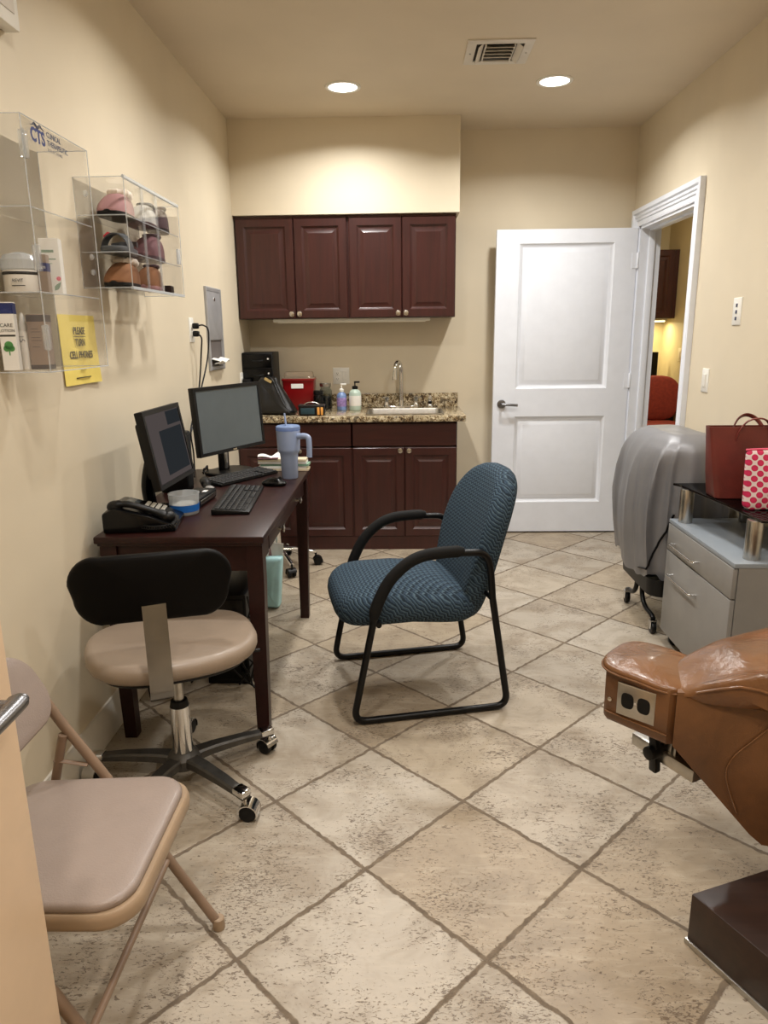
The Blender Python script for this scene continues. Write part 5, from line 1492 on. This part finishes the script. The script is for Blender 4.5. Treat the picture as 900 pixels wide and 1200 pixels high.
MB().cyl((0.018, -0.0207, 0.042), (0.018, -0.0195, 0.042), 0.006, n=16).obj('pink_dot', 'pinkink', c5)
c6 = carton('tube_carton', 'small tan capped carton with a blue band behind the cream jar', -0.978, 2.045, SH1, 0.026, 0.026, 0.10, 0.1, 'greycarton')
MB().box(-0.0136, 0.0136, -0.0136, 0.0136, 0.056, 0.078).obj('blue_band', 'navy', c6)
MB().text('Cam', 0.014, facing_ny((0, -0.0142, 0.067)), sx=0.8).obj('lettering', 'paper', c6)

# yellow notice on the wall below and behind the near case
ns = thing('notice_sign', 'yellow paper notice about phones taped to the left wall', 'notice', (XL, 2.465, 1.392))
MB().grid(lambda u, v_: (0.0035 + 0.008 * (1 - v_) ** 2 * (0.4 + 0.6 * u) + 0.002 * math.sin(u * 8), -0.135 + 0.27 * u, -0.112 + 0.226 * v_), 14, 14, 0.0008).obj('sheet', 'yellow', ns)
tx = MB()
for s, z, sz in (('PLEASE', 0.062, 0.033), ('TURN', 0.024, 0.033), ('CELL PHONES', -0.016, 0.033)):
    tx.text(s, sz, facing_px((0.0085, 0.0, z)), 0.0004, sx=0.85, bold=0.0005)
tx.box(0.008, 0.0092, -0.045, 0.045, 0.043, 0.045)
tx.box(0.009, 0.0105, -0.02, 0.02, -0.066, -0.0645).box(0.0095, 0.012, -0.06, 0.05, -0.091, -0.0885)
tx.obj('lettering', 'ink', ns)

# shoe case
cb_ = thing('display_case', 'clear acrylic display case of slippers further along the left wall', 'display case', (XL, 2.86, 1.598))
cx1, cy0, cy1, ch = 0.170, -0.30, 0.30, 0.352
MB().box(0, cx1, cy0, cy0 + t4, 0, ch).box(0, cx1, cy1 - t4, cy1, 0, ch).box(0, cx1, cy0 + t4, cy1 - t4, ch - t4, ch).box(0, cx1, cy0 + t4, cy1 - t4, 0, t4).box(0, 0.003, cy0 + t4, cy1 - t4, t4, ch - t4).obj('case', 'acrylic', cb_, smooth=False)
MB().box(cx1 - t4, cx1, cy0 + t4, cy1 - t4, t4, ch - t4).obj('door', 'acrylic', cb_, smooth=False)
eg = MB(); edges_box(eg, 0.0, cx1, cy0, cy1, 0.0, ch)
eg.box(cx1 - 0.006, cx1 + 0.003, cy0, cy1, ch - 0.004, ch + 0.006, 0.001).box(cx1 - 0.006, cx1 + 0.003, cy0, cy1, -0.006, 0.004, 0.001)
eg.obj('bright_edges', 'acrylic_edge', cb_, smooth=False)
for y in (-0.13, 0.02):
    MB().box(cx1 - 0.003, cx1 + 0.0015, y - 0.009, y + 0.009, 0.003, ch - 0.003).obj('door_rail', 'acrylic_rail', cb_, smooth=False)
MB().box(cx1 + 0.001, cx1 + 0.012, 0.225, 0.25, 0.12, 0.18, 0.003).obj('door_pull', 'acrylic_edge', cb_)
S2 = 1.598
for z in (0.118, 0.236):
    s_ = MB().box(0.004, cx1 - 0.006, cy0 + 0.005, cy1 - 0.005, z - 0.004, z).obj('shelf', 'acrylic', cb_, smooth=False)
    MB().cyl((cx1 - 0.006, cy0 + 0.005, z - 0.002), (cx1 - 0.006, cy1 - 0.005, z - 0.002), 0.0018, n=6).cyl((0.004, cy0 + 0.005, z - 0.002), (cx1 - 0.006, cy0 + 0.005, z - 0.002), 0.0018, n=6).obj('shelf_edge', 'acrylic_edge', s_, smooth=False)
for z in (0.05, 0.10, 0.30):
    MB().ball((0.04, cy0 - 0.004, z), 0.008, 0.006, 0.01, n=12).obj('clip', 'acrylic_edge', cb_)

def slipper(label, x, y, z, up, sole, lining=None, L_=0.20, W_=0.098, h=0.085, rz=-PI / 2, strap=False, fluffy=False):
    """toe towards local +x"""
    t = thing('slipper', label, 'shoe', (x, y, z), rz, 'slippers in the wall case')
    def half(s):     # half width along the foot, s 0 heel .. 1 toe
        return W_ / 2 * (0.74 + 0.26 * math.sin(min(1, s * 1.25) * PI * 0.5) ) * (max(0.0, 1 - abs(2 * s - 1) ** 5)) ** 0.45
    N = 26
    foot = [(-L_ / 2 + L_ * k / N, half(k / N)) for k in range(1, N)]
    out = [(a, b_) for a, b_ in foot] + [(L_ / 2, 0)] + [(a, -b_) for a, b_ in reversed(foot)] + [(-L_ / 2, 0)]
    MB().pillow(out, 0.022, 0.005, m=T(0, 0, 0.0112)).obj('sole', sole, t)
    if strap:
        rg = []
        for k in range(15):
            a = PI * k / 14
            rg.append([(0.03 + s * 0.03, 0.97 * W_ / 2 * math.cos(a), 0.014 + 0.055 * math.sin(a) + d) for s, d in ((-1, 0), (1, -0.006), (1, -0.001), (-1, 0.005))])
        MB().rings(rg).obj('front_strap', up, t)
        rg = []
        for k in range(13):
            a = PI * k / 12
            rg.append([(-0.035 - 0.055 * math.sin(a) + 0.0, 0.95 * W_ / 2 * math.cos(a), 0.035 + 0.012 * math.sin(a) + s * 0.008) for s in (-1, 1)] + [(-0.035 - 0.058 * math.sin(a), 0.90 * W_ / 2 * math.cos(a), 0.035 + 0.012 * math.sin(a) + s * 0.008) for s in (1, -1)])
        MB().rings(rg).obj('heel_strap', up, t)
        MB().box(-0.012, 0.012, -0.012, 0.012, -0.004, 0.006, 0.003, m=T(0.035, -0.03, 0.062) @ RX(0.7)).obj('tab', lining, t)
        return t
    rg = []
    for k in range(21):
        s = 0.02 + 0.96 * k / 20
        hw = half(s) * 0.99
        top = h * (0.80 + 0.32 * math.sin(PI * (1 - s) * 0.8)) * (1 - max(0, (s - 0.5) / 0.5) ** 2.2 * 0.72)
        ring = []
        for j in range(13):
            a = PI * j / 12
            ring.append((-L_ / 2 + L_ * s, hw * math.copysign(abs(math.cos(a)) ** 0.75, math.cos(a)), 0.016 + (top - 0.016) * math.sin(a) ** 0.7))
        rg.append(ring)
    MB().rings(rg).obj('upper', up, t)
    if lining:
        cuff = []
        for k in range(30):
            a = 2 * PI * k / 30
            s = 0.28 + 0.22 * math.cos(a)
            zz = h * (0.80 + 0.32 * math.sin(PI * (1 - s) * 0.8)) + 0.002
            cuff.append((-L_ / 2 + L_ * s, half(s) * 0.66 * math.sin(a), zz))
        r_ = 0.0125 if fluffy else 0.006
        MB().tube(cuff, [r_ * (1 + (0.22 * math.sin(k * 2.7) if fluffy else 0)) for k in range(30)], 10, closed=True).pillow([(-L_ / 2 + L_ * (0.28 + 0.20 * math.cos(2 * PI * k / 24)), 0.6 * half(0.3) * math.sin(2 * PI * k / 24)) for k in range(24)], 0.006, 0.002, m=T(0, 0, h + 0.012)).obj('lining', lining, t)
    return t
xs = XL + 0.092
zt, zm, zb = S2 + 0.2368, S2 + 0.1188, S2 + t4 + 0.0008
slipper('pink slipper with a cream fleece cuff, top shelf of the far case', xs, 2.69, zt, 'pinkcloth', 'black_matte', 'cream', fluffy=True, h=0.078)
slipper('light grey slipper with a dark sole, top shelf of the far case', xs + 0.01, 2.925, zt, 'lightgrey', 'darkplum', 'dkgrey', L_=0.18, W_=0.088, h=0.078)
slipper('dark plum slipper at the far end of the top shelf', xs + 0.02, 3.07, zt, 'darkplum', 'black_matte', 'darkplum', L_=0.12, W_=0.08, h=0.085)
slipper('dark grey strap sandal with a coral tab, middle shelf', xs, 2.69, zm, 'dkgrey', 'dkgrey', 'red', strap=True)
slipper('maroon slipper, middle shelf of the far case', xs + 0.012, 2.96, zm, 'maroon', 'darkplum', 'darkplum', L_=0.21, h=0.088)
slipper('tan suede moccasin with cream fleece, bottom shelf of the far case', xs, 2.69, zb, 'tansuede', 'black_matte', 'cream', fluffy=True, h=0.082)
slipper('brown suede moccasin standing behind the tan one, bottom shelf', xs + 0.03, 2.88, zb, 'tansuede', 'pinkcloth', 'darkplum', L_=0.16, W_=0.085, h=0.082)
b1_ = carton('small_carton', 'little black and white carton at the far end of the slipper case', xs + 0.035, 3.06, zb, 0.05, 0.06, 0.03, 0.1, 'black')
MB().box(-0.0252, 0.0, -0.0302, 0.0302, 0.0, 0.0305).obj('white_side', 'paper', b1_, smooth=False)
b2_ = thing('nail_bottle', 'tiny white bottle beside the little carton in the slipper case', 'bottle', (xs - 0.01, 3.01, zb))
MB().lathe([(0.0, 0.0), (0.013, 0.0), (0.014, 0.003), (0.014, 0.03), (0.006, 0.038), (0.0, 0.038)], n=20).obj('body', 'whitetint', b2_)
MB().lathe([(0.006, 0.037), (0.008, 0.039), (0.007, 0.058), (0.0, 0.06)], n=16).obj('cap', 'paper', b2_)

# ------------------------------------------------------------------ world, camera
wd = bpy.data.worlds.new('world'); SC.world = wd; wd.use_nodes = True
bgn = wd.node_tree.nodes['Background']
bgn.inputs[0].default_value = lin((255, 240, 220)); bgn.inputs[1].default_value = 0.02

f, p, y, r = 844.3045, 0.24395, -0.02761, 0.012027
cy, sy, cp, sp2 = math.cos(y), math.sin(y), math.cos(p), math.sin(p)
fwd = Vector((sy * cp, cy * cp, -sp2)); right = Vector((cy, -sy, 0)); down = fwd.cross(right)
cr, sr = math.cos(r), math.sin(r)
r2 = right * cr + down * sr; d2_ = down * cr - right * sr
cam = bpy.data.cameras.new('camera'); co_ = bpy.data.objects.new('camera', cam); COL.objects.link(co_)
mw = Matrix.Identity(4)
for i in range(3):
    mw[i][0] = r2[i]; mw[i][1] = -d2_[i]; mw[i][2] = -fwd[i]
mw[0][3], mw[1][3], mw[2][3] = 0.0, 0.0, 1.4372
co_.matrix_world = mw
cam.sensor_fit = 'HORIZONTAL'; cam.sensor_width = 36.0; cam.lens = f / 900 * 36
cam.clip_start = 0.02; cam.clip_end = 50
SC.camera = co_
SC.view_settings.view_transform = 'Standard'
SC.view_settings.look = 'None'
SC.view_settings.gamma = 1.0
SC.view_settings.use_curve_mapping = False
SC.view_settings.exposure = 0.2
SC.cycles.use_denoising = True
SC.cycles.max_bounces = 10
SC.cycles.diffuse_bounces = 5
SC.cycles.transparent_max_bounces = 24
